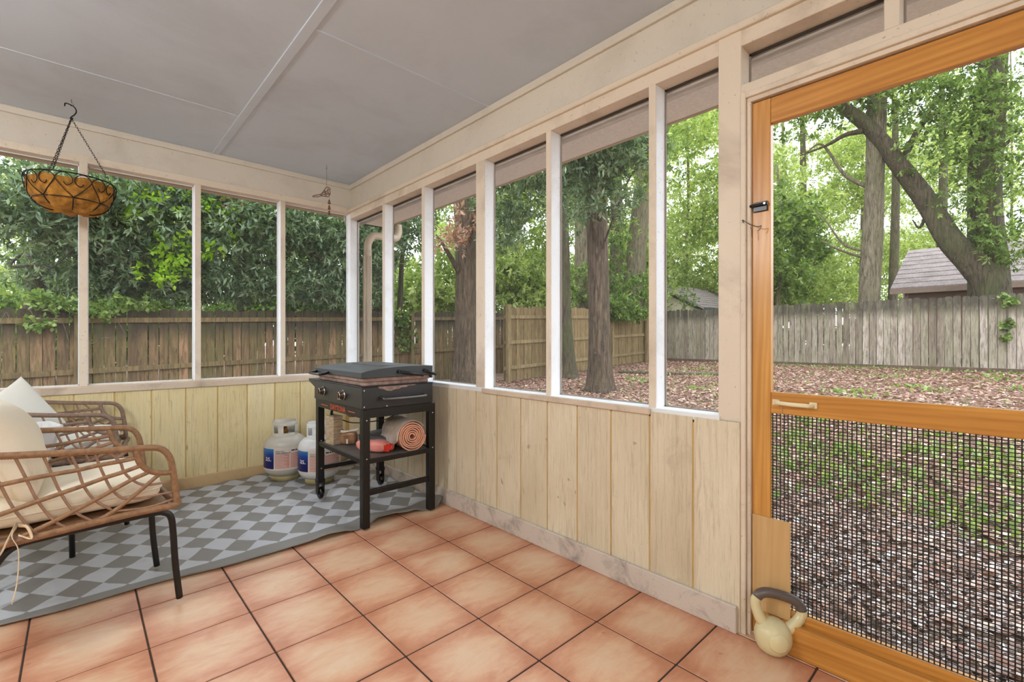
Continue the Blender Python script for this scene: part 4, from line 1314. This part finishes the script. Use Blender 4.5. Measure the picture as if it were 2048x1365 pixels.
def tree(name, label, base, path, radii, bark, blobs, leaf=.12, lw=.36, lmat='leaf_dark', branches=(), flare=.35, seed=1, group='trees in the yard and beyond', per=9, droop=.25, n=16, extra=()):
    b = np.array(base, float)
    t = thing(name, label, 'tree', tuple(b), 0, group)
    rel = lambda p: tuple(np.array(p, float) - b)
    trunk_mesh([rel(p) for p in path], radii, n, flare, seed).build('trunk', M[bark], t)
    for k, (pts, r0, r1) in enumerate(branches):
        trunk_mesh([rel(p) for p in pts], [r0, (r0 + r1) / 2, r1], 9, 0, seed + k + 5, .05).build('branch', M[bark], t)
    if blobs:
        crown('foliage', [(rel(c), r, q) for c, r, q in blobs], leaf, lw, M[lmat], per, droop, t)
    for (bl, lf, w, mt, pr) in extra:
        crown('foliage', [(rel(c), r, q) for c, r, q in bl], lf, w, M[mt], pr, droop, t)
    return t

V = view
def gv(px, depth):
    p = view(px, CY, depth)
    return (p[0], p[1], ground_z(p[0]) - .05)
gzp = lambda x, y: (x, y, ground_z(x) - .05)

# ------------------------------------------------------------------ fences
def picket_mesh(w, h, t, mat, ear=.035):
    poly = [(-w / 2, 0), (w / 2, 0), (w / 2, h - ear), (w / 2 - ear * .9, h), (-w / 2 + ear * .9, h), (-w / 2, h - ear)]
    return MB().prism(poly, -t / 2, t / 2, 'y').mesh('picket', mat)

def fence(label, p0, p1, mats, rails, side, h=1.80, w=.137, pitch=.1475, posts=(), kick=None, zoff=0.0, jit=.01):
    """pickets run from p0 to p1; rails and posts stand on the given side (+1 left of the direction, -1 right, 0 none)"""
    p0 = np.array(p0, float); p1 = np.array(p1, float)
    d = p1 - p0; ln = np.linalg.norm(d); d /= ln
    nrm = np.array([-d[1], d[0]]) * (side if side else 1)
    ang = math.atan2(d[1], d[0])
    t = thing('picket_fence', label, 'fence', (p0[0], p0[1], 0), ang, 'wooden fences round the yard')
    mm = [picket_mesh(w * s, h + dh, .018, M[mats[0]]) for s, dh in ((1, 0), (.97, -.01), (1.02, .012), (.99, .02))]
    k = 0; s = w / 2
    sg = 1 if side >= 0 else -1
    while s < ln:
        x = p0[0] + d[0] * s
        o = link('picket', mm[random.randrange(4)], t, (s, random.uniform(-.006, .006), ground_z(x) + zoff + random.uniform(-jit, jit)), (0, random.uniform(-.006, .006), 0))
        s += pitch; k += 1
    if side:
        for zr in rails:
            a = ground_z(p0[0]) + zoff + zr; b = ground_z(p1[0]) + zoff + zr
            y0, y1 = (.010, .048) if sg > 0 else (-.048, -.010)
            m = 0.0
            while m < ln - .01:
                e = min(m + 2.44, ln)
                za = a + (b - a) * m / ln; zb = a + (b - a) * e / ln
                vs = []
                for xx, zz in ((m + .004, za), (e - .004, zb)):
                    vs += [(xx, y0, zz), (xx, y1, zz), (xx, y1, zz + .085), (xx, y0, zz + .085)]
                MB().add(vs, [(0, 1, 2, 3), (4, 7, 6, 5), (0, 4, 5, 1), (1, 5, 6, 2), (2, 6, 7, 3), (3, 7, 4, 0)]).build('rail', M[mats[1]], t)
                m = e
        for s_, hh in posts:
            x = p0[0] + d[0] * s_
            z0 = ground_z(x) + zoff
            y0, y1 = (.049, .138) if sg > 0 else (-.138, -.049)
            MB().box(s_ - .045, s_ + .045, y0, y1, z0 - .2, z0 + hh, .006).build('post', M[mats[1]], t)
    if kick:
        a = ground_z(p0[0]) + zoff; b = ground_z(p1[0]) + zoff
        y0, y1 = (.011, .04) if sg > 0 else (-.04, -.011)
        if side == 0: y0, y1 = kick
        MB().add([(0, y0, a - .25), (0, y1, a - .25), (0, y1, a + .10), (0, y0, a + .10), (ln, y0, b - .25), (ln, y1, b - .25), (ln, y1, b + .10), (ln, y0, b + .10)],
                 [(0, 1, 2, 3), (4, 7, 6, 5), (0, 4, 5, 1), (1, 5, 6, 2), (2, 6, 7, 3), (3, 7, 4, 0)]).build('kick_board', M['soil_board'], t)
    return t
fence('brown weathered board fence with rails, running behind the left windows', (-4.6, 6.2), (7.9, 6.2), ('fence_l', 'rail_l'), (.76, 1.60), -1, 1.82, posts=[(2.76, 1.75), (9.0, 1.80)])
fence('tan board fence with three rails and posts behind the tree trunks', (5.75, 4.15), (14.1, 4.75), ('fence_s', 'rail_s'), (.28, .90, 1.52), -1, 1.82, posts=[(.05, 1.86), (2.5, 1.80), (4.9, 1.80), (7.2, 1.80)], zoff=.05)
fence('grey weathered picket fence along the back of the yard', (14.1, 4.8), (14.1, -7.2), ('fence_b', 'rail_s'), (), 0, 1.83, w=.136, pitch=.150, kick=(-.03, -.010))

# ------------------------------------------------------------------ houses beyond the back fence
def house(label, loc, rz, L_, D_, hw, hr, wall, trimm, over=.35, zb=.4):
    t = thing('house', label, 'house', loc, rz, 'houses beyond the fence')
    MB().box(0, L_, 0, D_, 0, hw).build('wall', wall, t)
    MB().prism([(0, hw), (D_, hw), (D_ / 2, hw + hr * D_ / (D_ + 2 * over))], 0, L_, 'x').build('gable', wall, t)
    # two roof slopes with thickness
    sl = hr / (D_ / 2 + over)
    for s in (0, 1):
        y0 = -over if s == 0 else D_ + over
        ym = D_ / 2
        z0 = hw - over * sl + .06; zm = hw + hr - over * sl + .06
        vs = []
        for x in (-over, L_ + over):
            vs += [(x, y0, z0), (x, ym, zm), (x, ym, zm + .09), (x, y0, z0 + .09)]
        r = MB().add(vs, [(0, 1, 2, 3), (4, 7, 6, 5), (0, 4, 5, 1), (1, 5, 6, 2), (2, 6, 7, 3), (3, 7, 4, 0)]).build('roof_slope', M['roof'], t)
        MB().box(-over - .01, L_ + over + .01, y0 - .03 if s == 0 else y0, y0 if s == 0 else y0 + .03, z0 - .08, z0 + .08).build('fascia', trimm, t)
        # shingle courses
        nc = 9
        for k in range(nc):
            f = (k + .04) / nc; g_ = (k + 1.0) / nc
            ya, yb = y0 + (ym - y0) * f, y0 + (ym - y0) * g_
            za, zb_ = z0 + .09 + (zm - z0) * f, z0 + .09 + (zm - z0) * g_
            v2 = [(-over, ya, za + .002), (L_ + over, ya, za + .002), (L_ + over, ya, za + .022), (-over, ya, za + .022), (-over, yb, zb_ + .003), (L_ + over, yb, zb_ + .003)]
            MB().add(v2, [(0, 1, 2, 3), (3, 2, 5, 4), (0, 3, 4), (1, 5, 2), (0, 4, 5, 1)]).build('shingle_course', M['roof'], r)
    for x in (0, L_):
        for s in (0, 1):
            ya = -over if s == 0 else D_ + over
            za = hw - over * sl + .02; zz = hw + hr - over * sl + .02
            xx = x - .04 if x == 0 else x
            MB().add([(xx, ya, za), (xx, D_ / 2, zz), (xx, D_ / 2, zz - .16), (xx, ya, za - .16), (xx + .04, ya, za), (xx + .04, D_ / 2, zz), (xx + .04, D_ / 2, zz - .16), (xx + .04, ya, za - .16)],
                     [(0, 1, 2, 3), (4, 7, 6, 5), (0, 4, 5, 1), (1, 5, 6, 2), (2, 6, 7, 3), (3, 7, 4, 0)]).build('barge_board', trimm, t)
    for (cxx, cyy) in ((0, 0), (L_, 0), (0, D_), (L_, D_)):
        MB().box(cxx - .06, cxx + .06, cyy - .06, cyy + .06, 0, hw).build('corner_board', trimm, t)
    return t
M['house_dark'] = plain('brown_house_wall', S(120, 96, 80), .8)
M['house_cream'] = plain('cream_house_wall', S(214, 206, 178), .8)
M['green_trim'] = plain('dark_green_trim', S(62, 84, 74), .6)
M['tan_trim'] = plain('tan_eave_board', S(150, 128, 112), .7)
h1 = house('brown house with a grey shingle roof beyond the back fence', (19.0, -9.5, .45), math.radians(90), 8.6, 7.0, 2.15, 1.75, M['house_dark'], M['tan_trim'])
h1.location = (25.0, -10.4, .62)
h1.rotation_euler = (0, 0, math.radians(90))
MB().box(6.9, 7.2, 5.2, 5.5, 2.9, 3.32, .01).build('roof_vent', M['metal_trim'], h1)
kk = view(1403, CY, 20.5)
h2 = house('cream shed with dark green trim and a grey roof beyond the back fence', (kk[0], kk[1], .40), -YAW + math.radians(35), 7.0, 4.4, 2.12, 1.25, M['house_cream'], M['green_trim'], .3)

# ------------------------------------------------------------------ trees inside the yard
tree('yard_tree', 'thick dark trunk with dead brown leaves seen behind the third right window', gzp(4.80, 4.35), [gzp(4.80, 4.35), (4.80, 4.35, 1.0), (4.79, 4.36, 2.6), (4.74, 4.36, 4.2), (4.6, 4.4, 6.5), (4.5, 4.6, 9)], [.31, .275, .27, .28, .24, .15], 'bark',
     [(V(915, 320, 9.2), (.8, .8, .5), 60), (V(1040, 300, 9.0), (1.1, 1.2, .75), 420), (V(1020, 380, 9.3), (.9, 1.0, .7), 300), (V(1010, 455, 9.4), (.6, .6, .5), 130), (V(1070, 330, 8.6), (.6, .8, .6), 160)], .115, .32, 'leaf_dark',
     [([(4.72, 4.42, 3.0), V(965, 380, 9.8), V(1020, 350, 9.2), V(1075, 330, 8.8)], .09, .02), ([(4.7, 4.4, 2.5), V(893, 500, 10.2), V(872, 470, 10.0)], .07, .02)], seed=3,
     extra=[([(V(912, 478, 9.6), (.32, .32, .36), 34), (V(930, 440, 9.6), (.3, .3, .3), 18), (V(884, 480, 9.6), (.25, .3, .3), 14)], .13, .36, 'leaf_dead', 6)])
tree('yard_tree', 'straight grey-brown trunk standing alone on the leaf litter, nearest in the yard', gzp(6.04, 1.56), [gzp(6.04, 1.56), (6.04, 1.56, .6), (6.02, 1.58, 2.0), (5.98, 1.62, 4.0), (5.9, 1.7, 6.5), (5.8, 1.8, 9)], [.25, .222, .212, .20, .17, .10], 'bark',
     [(V(1150, 300, 7.8), (.6, .7, .6), 210), (V(1205, 285, 7.6), (.8, .8, .6), 260), (V(1265, 280, 7.4), (.6, .6, .5), 150), (V(1165, 380, 8.0), (.5, .5, .5), 110), (V(1235, 400, 8.2), (.45, .45, .35), 55), (V(1180, 250, 7.4), (1.0, 1.0, .5), 200)], .12, .32, 'leaf_dark',
     [([(6.0, 1.6, 3.4), V(1235, 300, 8.2), V(1270, 270, 7.6)], .06, .015), ([(6.0, 1.6, 3.0), V(1165, 350, 8.4), V(1135, 320, 7.8)], .05, .012), ([(6.0, 1.6, 2.7), V(1260, 355, 8.6), V(1296, 340, 8.2)], .022, .008)], flare=.35, seed=8, group='trees in the yard and beyond')
tree('yard_tree', 'dark trunk flaring at its base in front of the tan fence', gzp(7.6, 3.70), [gzp(7.6, 3.7), (7.58, 3.72, .6), (7.5, 3.78, 2.0), (7.46, 3.8, 4.0), (7.4, 3.9, 7)], [.26, .22, .205, .19, .14], 'bark_dark',
     [(V(1135, 420, 10.6), (.7, .7, .7), 160), (V(1130, 330, 10.5), (.9, .9, .8), 220)], .11, .33, 'leaf_dark', [], flare=.4, seed=12)

# trees behind the tan side fence
tree('leaning_tree', 'grey trunk leaning right behind the tan fence', gv(1258, 17.5), [gv(1258, 17.5), V(1262, 640, 17.5), V(1275, 480, 17.5), V(1290, 350, 17.4), V(1305, 200, 17)], [.42, .38, .35, .33, .28], 'bark_grey',
     [(V(1290, 330, 14.6), (1.4, 1.4, 1.2), 260), (V(1240, 250, 14.6), (1.6, 1.5, 1.2), 300), (V(1230, 470, 15.2), (.9, .8, .8), 130)], .14, .36, 'leaf_mid', [([V(1288, 370, 17.4), V(1240, 400, 16.5), V(1228, 420, 16)], .08, .02)], seed=21)
tree('slim_tree', 'slim dark trunk behind the tan fence just right of the lone tree', gv(1229, 17.2), [gv(1229, 17.2), V(1230, 640, 17.2), V(1234, 450, 17.2), V(1228, 200, 17)], [.28, .25, .23, .2], 'bark_dark',
     [(V(1215, 560, 15.5), (.9, .8, .8), 170), (V(1290, 590, 15.5), (.8, .8, .8), 180), (V(1230, 610, 14.8), (.7, .7, .4), 130), (V(1200, 300, 15.4), (1.6, 1.6, 1.3), 250)], .13, .4, 'leaf_mid', [], seed=23)
tree('slim_tree', 'pale slim trunk behind the tan fence left of the lone tree', gv(1167, 15.8), [gv(1167, 15.8), V(1166, 600, 15.7), V(1163, 400, 15.5), V(1160, 200, 15.5)], [.30, .27, .25, .2], 'bark_grey',
     [(V(1160, 570, 15.0), (.9, .8, .7), 150), (V(1160, 320, 15), (1.6, 1.5, 1.4), 260)], .13, .4, 'leaf_mid', [], seed=24)

# trees behind the back fence, seen through the door
tree('tall_tree', 'tall straight mossy trunk behind the grey fence, left of the leaning one', gzp(16.2, -1.1), [gzp(16.2, -1.1), V(1738, 600, 14.2), V(1746, 450, 14.2), V(1752, 300, 14.1), V(1758, 100, 14)], [.29, .26, .245, .24, .22], 'bark_grey',
     [(V(1620, 210, 14.5), (1.8, 1.6, 1.0), 260), (V(1700, 160, 14.5), (1.6, 1.6, .9), 230), (V(1800, 190, 14.2), (1.4, 1.4, .9), 200)], .15, .4, 'leaf_mid',
     [([V(1748, 380, 14.2), V(1690, 350, 14.6), V(1645, 290, 14.9), V(1612, 305, 15)], .07, .02), ([V(1742, 520, 14.2), V(1680, 500, 14.4), V(1640, 480, 14.6)], .05, .015), ([V(1742, 505, 14.2), V(1690, 490, 14.5), V(1650, 440, 14.8), V(1630, 420, 15)], .045, .012)], seed=31)
tree('leaning_tree', 'crooked dark trunk leaning left across the roof behind the grey fence', gzp(16.4, -3.55), [gzp(16.4, -3.55), V(1985, 590, 12.4), V(1950, 535, 12.6), V(1900, 480, 12.9), V(1852, 400, 13.3), V(1800, 330, 13.6), V(1740, 255, 14.0), V(1660, 195, 14.4)], [.40, .34, .31, .29, .25, .22, .20, .14], 'bark_dark',
     [(V(1660, 170, 14.6), (1.6, 1.6, 1.1), 220), (V(1860, 180, 13.2), (1.6, 1.5, 1.0), 240), (V(1880, 290, 13.0), (1.2, 1.2, .9), 200), (V(1930, 220, 12.6), (1.0, 1.0, .8), 150)], .14, .38, 'leaf_mid',
     [([V(1800, 330, 13.6), V(1850, 240, 13.4), V(1905, 215, 13.2), V(1990, 170, 12.9)], .10, .02), ([V(1725, 262, 14.1), V(1690, 270, 14.3), V(1655, 290, 14.6), V(1600, 312, 14.9)], .09, .02), ([V(1860, 410, 13.2), V(1840, 455, 13.4), V(1825, 440, 13.6)], .06, .015)], flare=.2, seed=34)
tree('tall_tree', 'thick straight trunk at the right edge behind the grey fence', gzp(16.8, -3.75), [gzp(16.8, -3.75), V(1975, 560, 13.0), V(1968, 400, 13.0), V(1975, 250, 12.9), V(1990, 90, 12.8)], [.46, .40, .36, .34, .28], 'bark_dark',
     [(V(2030, 480, 12.0), (.8, .9, .9), 240), (V(2020, 330, 12.2), (1.1, 1.1, 1.0), 280), (V(2040, 210, 12.4), (1.2, 1.2, .9), 240), (V(1940, 130, 12.6), (1.4, 1.4, .8), 240), (V(1930, 410, 12.6), (.7, .7, .7), 90)], .12, .38, 'leaf_mid',
     [([V(1972, 330, 12.9), V(2010, 290, 12.6), V(2045, 260, 12.3)], .08, .02)], seed=37)

# big evergreens behind the left fence
tree('evergreen_tree', 'glossy evergreen crown over the left end of the brown fence', gzp(-2.4, 8.2), [gzp(-2.4, 8.2), (-2.4, 8.2, 2.0), (-2.2, 8.0, 4.5), (-2.0, 7.8, 7)], [.22, .19, .16, .1], 'bark_dark',
     [(V(20, 400, 7.2), (.9, .8, .5), 230), (V(110, 450, 7.6), (.9, .8, .5), 260), (V(60, 350, 7.4), (1.0, .9, .4), 170), (V(130, 540, 8.2), (.7, .7, .5), 120), (V(20, 520, 8.4), (.8, .8, .5), 110), (V(150, 390, 7.4), (.7, .7, .5), 180)], .135, .30, 'leaf_dark',
     [([(-2.3, 8.1, 3.0), V(20, 530, 7.8), V(80, 530, 7.8), V(105, 535, 7.7), V(150, 495, 7.5)], .024, .010)], seed=41)
tree('evergreen_tree', 'dense dark evergreen crown behind the second left window', gzp(1.0, 8.0), [gzp(1.0, 8.0), (1.0, 8.0, 2.0), (1.05, 7.9, 4.5), (1.1, 7.8, 7)], [.22, .19, .16, .1], 'bark_dark',
     [(V(230, 460, 8.2), (1.0, .9, .7), 480), (V(320, 430, 8.2), (1.0, .9, .7), 430), (V(300, 540, 8.8), (1.0, .8, .5), 380), (V(220, 560, 8.8), (.8, .8, .5), 250), (V(350, 380, 8.4), (1.0, 1.0, .6), 300), (V(380, 560, 9.0), (.8, .8, .5), 280), (V(240, 380, 8.4), (.8, .8, .5), 200)], .135, .30, 'leaf_dark',
     [([(1.0, 7.9, 2.6), V(300, 470, 8.6), V(230, 478, 8.0), V(180, 470, 7.8)], .04, .012), ([(1.0, 7.9, 2.4), V(340, 520, 8.5), V(370, 545, 8.3)], .03, .01)], seed=43,
     extra=[([(V(320, 400, 7.9), (.7, .5, .5), 60), (V(345, 510, 8.0), (.45, .4, .3), 34), (V(325, 545, 7.9), (.4, .4, .25), 30), (V(255, 420, 7.8), (.3, .3, .2), 14), (V(420, 450, 8.2), (.5, .4, .6), 34)], .10, .62, 'leaf_lime', 6)])
tree('evergreen_tree', 'silvery green evergreen crown behind the third and fourth left windows', gzp(4.0, 8.6), [gzp(4.0, 8.6), (4.0, 8.6, 2.0), (3.95, 8.5, 4.5), (3.9, 8.4, 7)], [.24, .2, .17, .1], 'bark_dark',
     [(V(470, 450, 8.8), (1.0, .9, .7), 480), (V(550, 450, 9.0), (.9, .8, .6), 420), (V(640, 450, 9.4), (1.1, .9, .6), 480), (V(700, 500, 9.8), (.9, .9, .7), 380), (V(480, 560, 9.4), (1.0, .8, .5), 330), (V(600, 560, 9.8), (1.1, .9, .5), 400), (V(690, 580, 10.2), (.9, .8, .4), 300), (V(760, 480, 10.4), (.7, .8, .8), 260), (V(430, 390, 8.8), (.8, .8, .5), 220), (V(800, 460, 10.8), (.8, .8, .6), 190)], .135, .30, 'leaf_dark',
     [([(4.0, 8.5, 2.2), V(560, 535, 9.6), V(500, 530, 9.2), V(440, 545, 8.8)], .045, .012), ([(4.0, 8.5, 2.6), V(620, 510, 9.6), V(670, 520, 9.4), V(720, 480, 9.6)], .045, .012)], seed=47,
     extra=[([(V(445, 420, 8.4), (.4, .4, .5), 26)], .10, .62, 'leaf_lime', 6), ([(V(460, 405, 8.5), (.25, .25, .2), 14)], .12, .4, 'leaf_dead', 5)])
tree('slim_tree', 'mossy trunk glimpsed beside the downspout behind the brown fence', gzp(5.2, 8.3), [gzp(5.2, 8.3), V(752, 600, 11.8), V(752, 480, 11.8), V(750, 380, 11.8)], [.24, .21, .2, .18], 'bark_dark', [(V(745, 420, 11.2), (.9, .9, .7), 240), (V(830, 420, 11.6), (.9, .9, .6), 220)], .12, .32, 'leaf_dark', [([V(797, 690, 12), V(800, 610, 12), V(806, 500, 12), V(822, 430, 11.9), V(835, 390, 11.8)], .08, .04)], seed=51)

# ------------------------------------------------------------------ the woods further off
def far_tree(label, px, depth, top, blobs, bark='bark_grey', leaf=.24, mat='leaf_far', seed=60, r=.22):
    g = view(px, CY, depth); base = (g[0], g[1], ground_z(g[0]) - .1)
    tp = view(px, top, depth)
    tree('forest_tree', label, base, [base, (base[0], base[1], base[2] + 2.5), (base[0] + .2, base[1] - .1, (base[2] + tp[2]) * .55), tuple(tp)], [r, r * .85, r * .7, r * .3], bark,
         [(V(x, y, depth + dd), (sx, sy, sz), n) for (x, y, dd, sx, sy, sz, n) in blobs], leaf, .42, mat, [], .3, seed, 'woods beyond the fences', 8, .2, 10)
def fill(x0, x1, y0, y1, depth, n, tw, size):
    out = []
    for k in range(n):
        x = x0 + (x1 - x0) * (k + rng.random()) / n; y = y0 + (y1 - y0) * rng.random()
        out.append((x, y, rng.uniform(-2, 2), size * rng.uniform(.8, 1.3), size * rng.uniform(.8, 1.3), size * rng.uniform(.5, .9), tw * rng.uniform(.6, 1.3)))
    return out
far = [
    ('pale woodland crown far behind the leftmost window', 30, 15, 250, fill(-60, 170, 380, 640, 15, 10, 170, 1.5), 'leaf_far'),
    ('hazy woodland crown low behind the first left windows', 150, 17, 300, fill(0, 330, 520, 660, 17, 8, 170, 1.5), 'leaf_far'),
    ('woodland crown behind the second left window', 300, 15, 250, fill(170, 420, 330, 640, 15, 10, 190, 1.6), 'leaf_mid'),
    ('woodland crown behind the third left window', 500, 15, 260, fill(400, 620, 340, 640, 15, 10, 190, 1.6), 'leaf_mid'),
    ('woodland crown behind the fourth left window', 650, 16, 280, fill(600, 780, 360, 640, 16, 9, 180, 1.6), 'leaf_mid'),
    ('low thicket hugging the back of the brown fence, left half', 180, 12, 560, fill(-40, 380, 600, 700, 12, 12, 170, 1.0), 'leaf_mid'),
    ('low thicket hugging the back of the brown fence, right half', 560, 13.5, 560, fill(380, 760, 600, 700, 13.5, 12, 190, 1.1), 'leaf_mid'),
    ('bright lime woodland crown behind the second and third right windows', 870, 20, 400, fill(770, 940, 480, 680, 20, 11, 190, 1.5), 'leaf_far'),
    ('tall pale woodland crown behind the fourth right window', 1030, 20, 230, fill(940, 1110, 330, 640, 20, 16, 240, 1.7), 'leaf_far'),
    ('woodland crown behind the fifth right window', 1180, 23, 180, fill(1100, 1300, 260, 640, 23, 18, 260, 1.9), 'leaf_far'),
    ('low woodland fill behind the tan fence', 1120, 24, 420, fill(960, 1320, 480, 660, 24, 14, 240, 1.8), 'leaf_far'),
    ('wide woodland crown over the cream shed', 1370, 27, 100, fill(1290, 1480, 240, 600, 27, 18, 300, 2.1), 'leaf_far'),
    ('pale woodland mass far behind the cream shed', 1440, 36, 200, fill(1290, 1560, 330, 620, 36, 14, 260, 2.8), 'leaf_far'),
    ('woodland crown behind the door, far left', 1560, 24, 60, fill(1470, 1660, 330, 640, 24, 18, 260, 1.8), 'leaf_far'),
    ('woodland crown behind the tall straight trunk', 1720, 29, 60, fill(1640, 1800, 270, 640, 29, 18, 270, 2.1), 'leaf_far'),
    ('woodland crown behind the brown house roof', 1880, 34, 40, fill(1790, 1960, 240, 600, 34, 16, 260, 2.4), 'leaf_far'),
    ('woodland crown at the far right behind the thick trunk', 2020, 34, 40, fill(1950, 2120, 200, 600, 34, 16, 260, 2.4), 'leaf_far'),
    ('low dark green woodland tree left in the door view', 1555, 19, 330, fill(1490, 1620, 400, 620, 19, 9, 170, 1.2), 'leaf_mid'),
    ('low thicket hugging the back of the grey fence', 1560, 21.5, 600, fill(1340, 1790, 625, 700, 21.5, 14, 220, .8), 'leaf_mid'),
    ('dark shrubs between the grey fence and the brown house', 1900, 17.5, 620, fill(1800, 2080, 645, 700, 17.5, 9, 200, .55), 'leaf_mid'),
]
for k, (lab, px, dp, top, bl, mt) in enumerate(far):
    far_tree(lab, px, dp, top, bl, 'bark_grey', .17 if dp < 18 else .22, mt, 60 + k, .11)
for k, (px, dp) in enumerate(((1785, 24), (1880, 23), (1600, 27))):
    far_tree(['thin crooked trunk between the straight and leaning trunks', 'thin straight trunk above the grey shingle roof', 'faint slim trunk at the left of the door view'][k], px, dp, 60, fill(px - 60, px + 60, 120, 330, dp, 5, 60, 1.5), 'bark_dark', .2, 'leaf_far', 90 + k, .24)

# ------------------------------------------------------------------ vines hanging over the fences
def vine(label, blobs, leaf, mat, stems, lw=.7):
    c = np.mean([b[0] for b in blobs], 0)
    t = thing('climbing_vine', label, 'vine', tuple(c), 0, 'vines on the fences')
    crown('leaves', [(tuple(np.array(b) - c), r, n) for b, r, n in blobs], leaf, lw, M[mat], 5, .5, t)
    for s in stems:
        MB().tube(smooth_path([tuple(np.array(p) - c) for p in s], 5), .006, 5).build('stem', M['bark_grey'], t)
fy = 9.95
def dep(px, y):            # view depth of a pixel column on the plane y
    d = _f + _r * (px - CX) / F
    return (y - CAM[1]) / d[1]
def fv(px, py, y=6.05): return view(px, py, dep(px, y))
vine('bright green vine tumbling over the fence at the first left post', [(fv(95, 600), (.30, .2, .14), 42), (fv(130, 615), (.22, .2, .18), 30), (fv(88, 647), (.22, .12, .10), 26), (fv(195, 622), (.28, .2, .16), 44), (fv(235, 605), (.26, .2, .14), 30), (fv(285, 610), (.3, .2, .08), 20), (fv(60, 592), (.25, .2, .08), 14)], .085, 'weed',
     [[fv(60, 620, 6.1), fv(75, 640, 6.0), fv(120, 640, 6.0), fv(140, 690, 6.1)], [fv(225, 620, 6.0), fv(240, 650, 6.05), fv(255, 675, 6.08)], [fv(0, 650, 6.05), fv(12, 625, 6.0), fv(20, 640, 6.0)], [fv(180, 690, 6.1), fv(210, 676, 6.08), fv(235, 680, 6.08)]])
vine('dark vine hanging on the brown fence beside the second right window', [(fv(800, 640, 6.05), (.3, .12, .25), 70), (fv(812, 680, 6.08), (.35, .08, .35), 60)], .08, 'leaf_mid', [[fv(800, 610, 6.1), fv(806, 660, 6.1), fv(815, 700, 6.1)]])
sy = 4.3
vine('green leaves spilling over the top of the tan fence between two trunks', [(view(1240, 632, 14.6), (.45, .3, .16), 110), (view(1275, 630, 14.9), (.4, .3, .2), 100), (view(1225, 612, 14.6), (.4, .3, .25), 80)], .12, 'leaf_mid', [[view(1230, 640, 14.6), view(1260, 620, 14.8), view(1290, 640, 15)]], .45)
def bv(px, py, x=14.0):
    d = _f + _r * (px - CX) / F + _u * (CY - py) / F
    return CAM + d * (x - CAM[0]) / d[0]
vine('ivy climbing the grey fence at the right edge', [(bv(2016, 600), (.1, .16, .14), 26), (bv(2014, 650), (.08, .12, .1), 18), (bv(2012, 676), (.05, .08, .1), 9)], .09, 'leaf_mid', [[bv(2014, 700, 14.05), bv(2016, 640, 14.05), bv(2018, 590, 14.05)]], .8)
vine('sparse shrub twigs in front of the cream shed', [(view(1375, 600, 17.2), (.55, .4, .45), 70), (view(1362, 560, 17.2), (.5, .4, .4), 50)], .10, 'leaf_mid', [[view(1360, 640, 17.2), view(1372, 590, 17.2), view(1385, 560, 17.2)]], .5)

# ------------------------------------------------------------------ leaf litter, gravel and weeds on the ground
def scatter(name, label, n, x0, x1, y0, y1, leaf, lw, mat, upright=.25, cat='leaf litter', dens=None, lift=.006):
    x = x0 + (x1 - x0) * rng.random(n) ** (1.0); y = rng.uniform(y0, y1, n)
    if dens is not None:
        k = dens(x, y) > rng.random(n); x, y = x[k], y[k]
    z = -.15 + .035 * np.clip(x, -8, 15) + .012 * np.sin(x * 2.1 + y) * np.sin(y * 1.7 - x * .6) + lift + rng.random(len(x)) * .018
    B = np.stack([x, y, z], -1)
    a = rng.uniform(0, 2 * math.pi, len(x))
    A = unit(np.stack([np.cos(a), np.sin(a), rng.uniform(-.1, 1.0, len(x)) * upright * 2], -1))
    w = unit(np.cross(A, rng.normal(size=A.shape) * .35 + np.array([0, 0, 1.0])))
    ln = leaf * rng.uniform(.5, 1.4, len(x))
    me = leaf_mesh(name, B, A, w, ln, ln * lw, mat)
    o = link(name, me, None, None, None, 'stuff')
    return tag(o, label, cat)
scatter('leaf_litter', 'brown and reddish fallen leaves covering the yard', 85000, .3, 14.05, -6.6, 4.7, .075, .42, M['litter'], .15)
scatter('gravel', 'pale blue-grey gravel and bark chips just outside the screen door', 26000, .14, 3.2, -4.9, -1.2, .035, .7, M['gravel'], .12, 'gravel', lambda x, y: np.clip(1.5 - x / 1.9, 0.08, 1))
def patch(x, y):
    p = np.sin(x * 1.9 + 2 * np.sin(y * .8)) * np.sin(y * 2.3 + 1.3 * np.sin(x * 1.1)) + .35 * np.sin(x * 7) * np.sin(y * 6)
    near = (x > 2.2) & (x < 5.4) & (y < -2.2)
    return np.where(near, np.where(p > .05, .85, .12), np.where(p > .72, .5, np.where(x > 13.4, .30, .015)))
scatter('weeds', 'small green weeds sprouting in patches through the litter', 42000, 1.6, 14.0, -6.5, 2.6, .085, .45, M['weed'], .8, 'weeds', patch, .0)
ed = view(1235, 745, 13.6)
e0 = onz(1235, 746, .20); e1 = onz(1445, 745, .30)
o = MB().tube(wobble([(e0[0], e0[1], ground_z(e0[0]) + .05), tuple((e0 + e1) / 2 * np.array([1, 1, 0]) + np.array([0, 0, ground_z((e0[0] + e1[0]) / 2) + .05])), (e1[0], e1[1], ground_z(e1[0]) + .05)], .02, 4), .045, 8).build('landscape_timber', M['bark_grey'], None)
tag(o, 'long thin timber edging lying on the leaf litter behind the lone tree', 'timber')
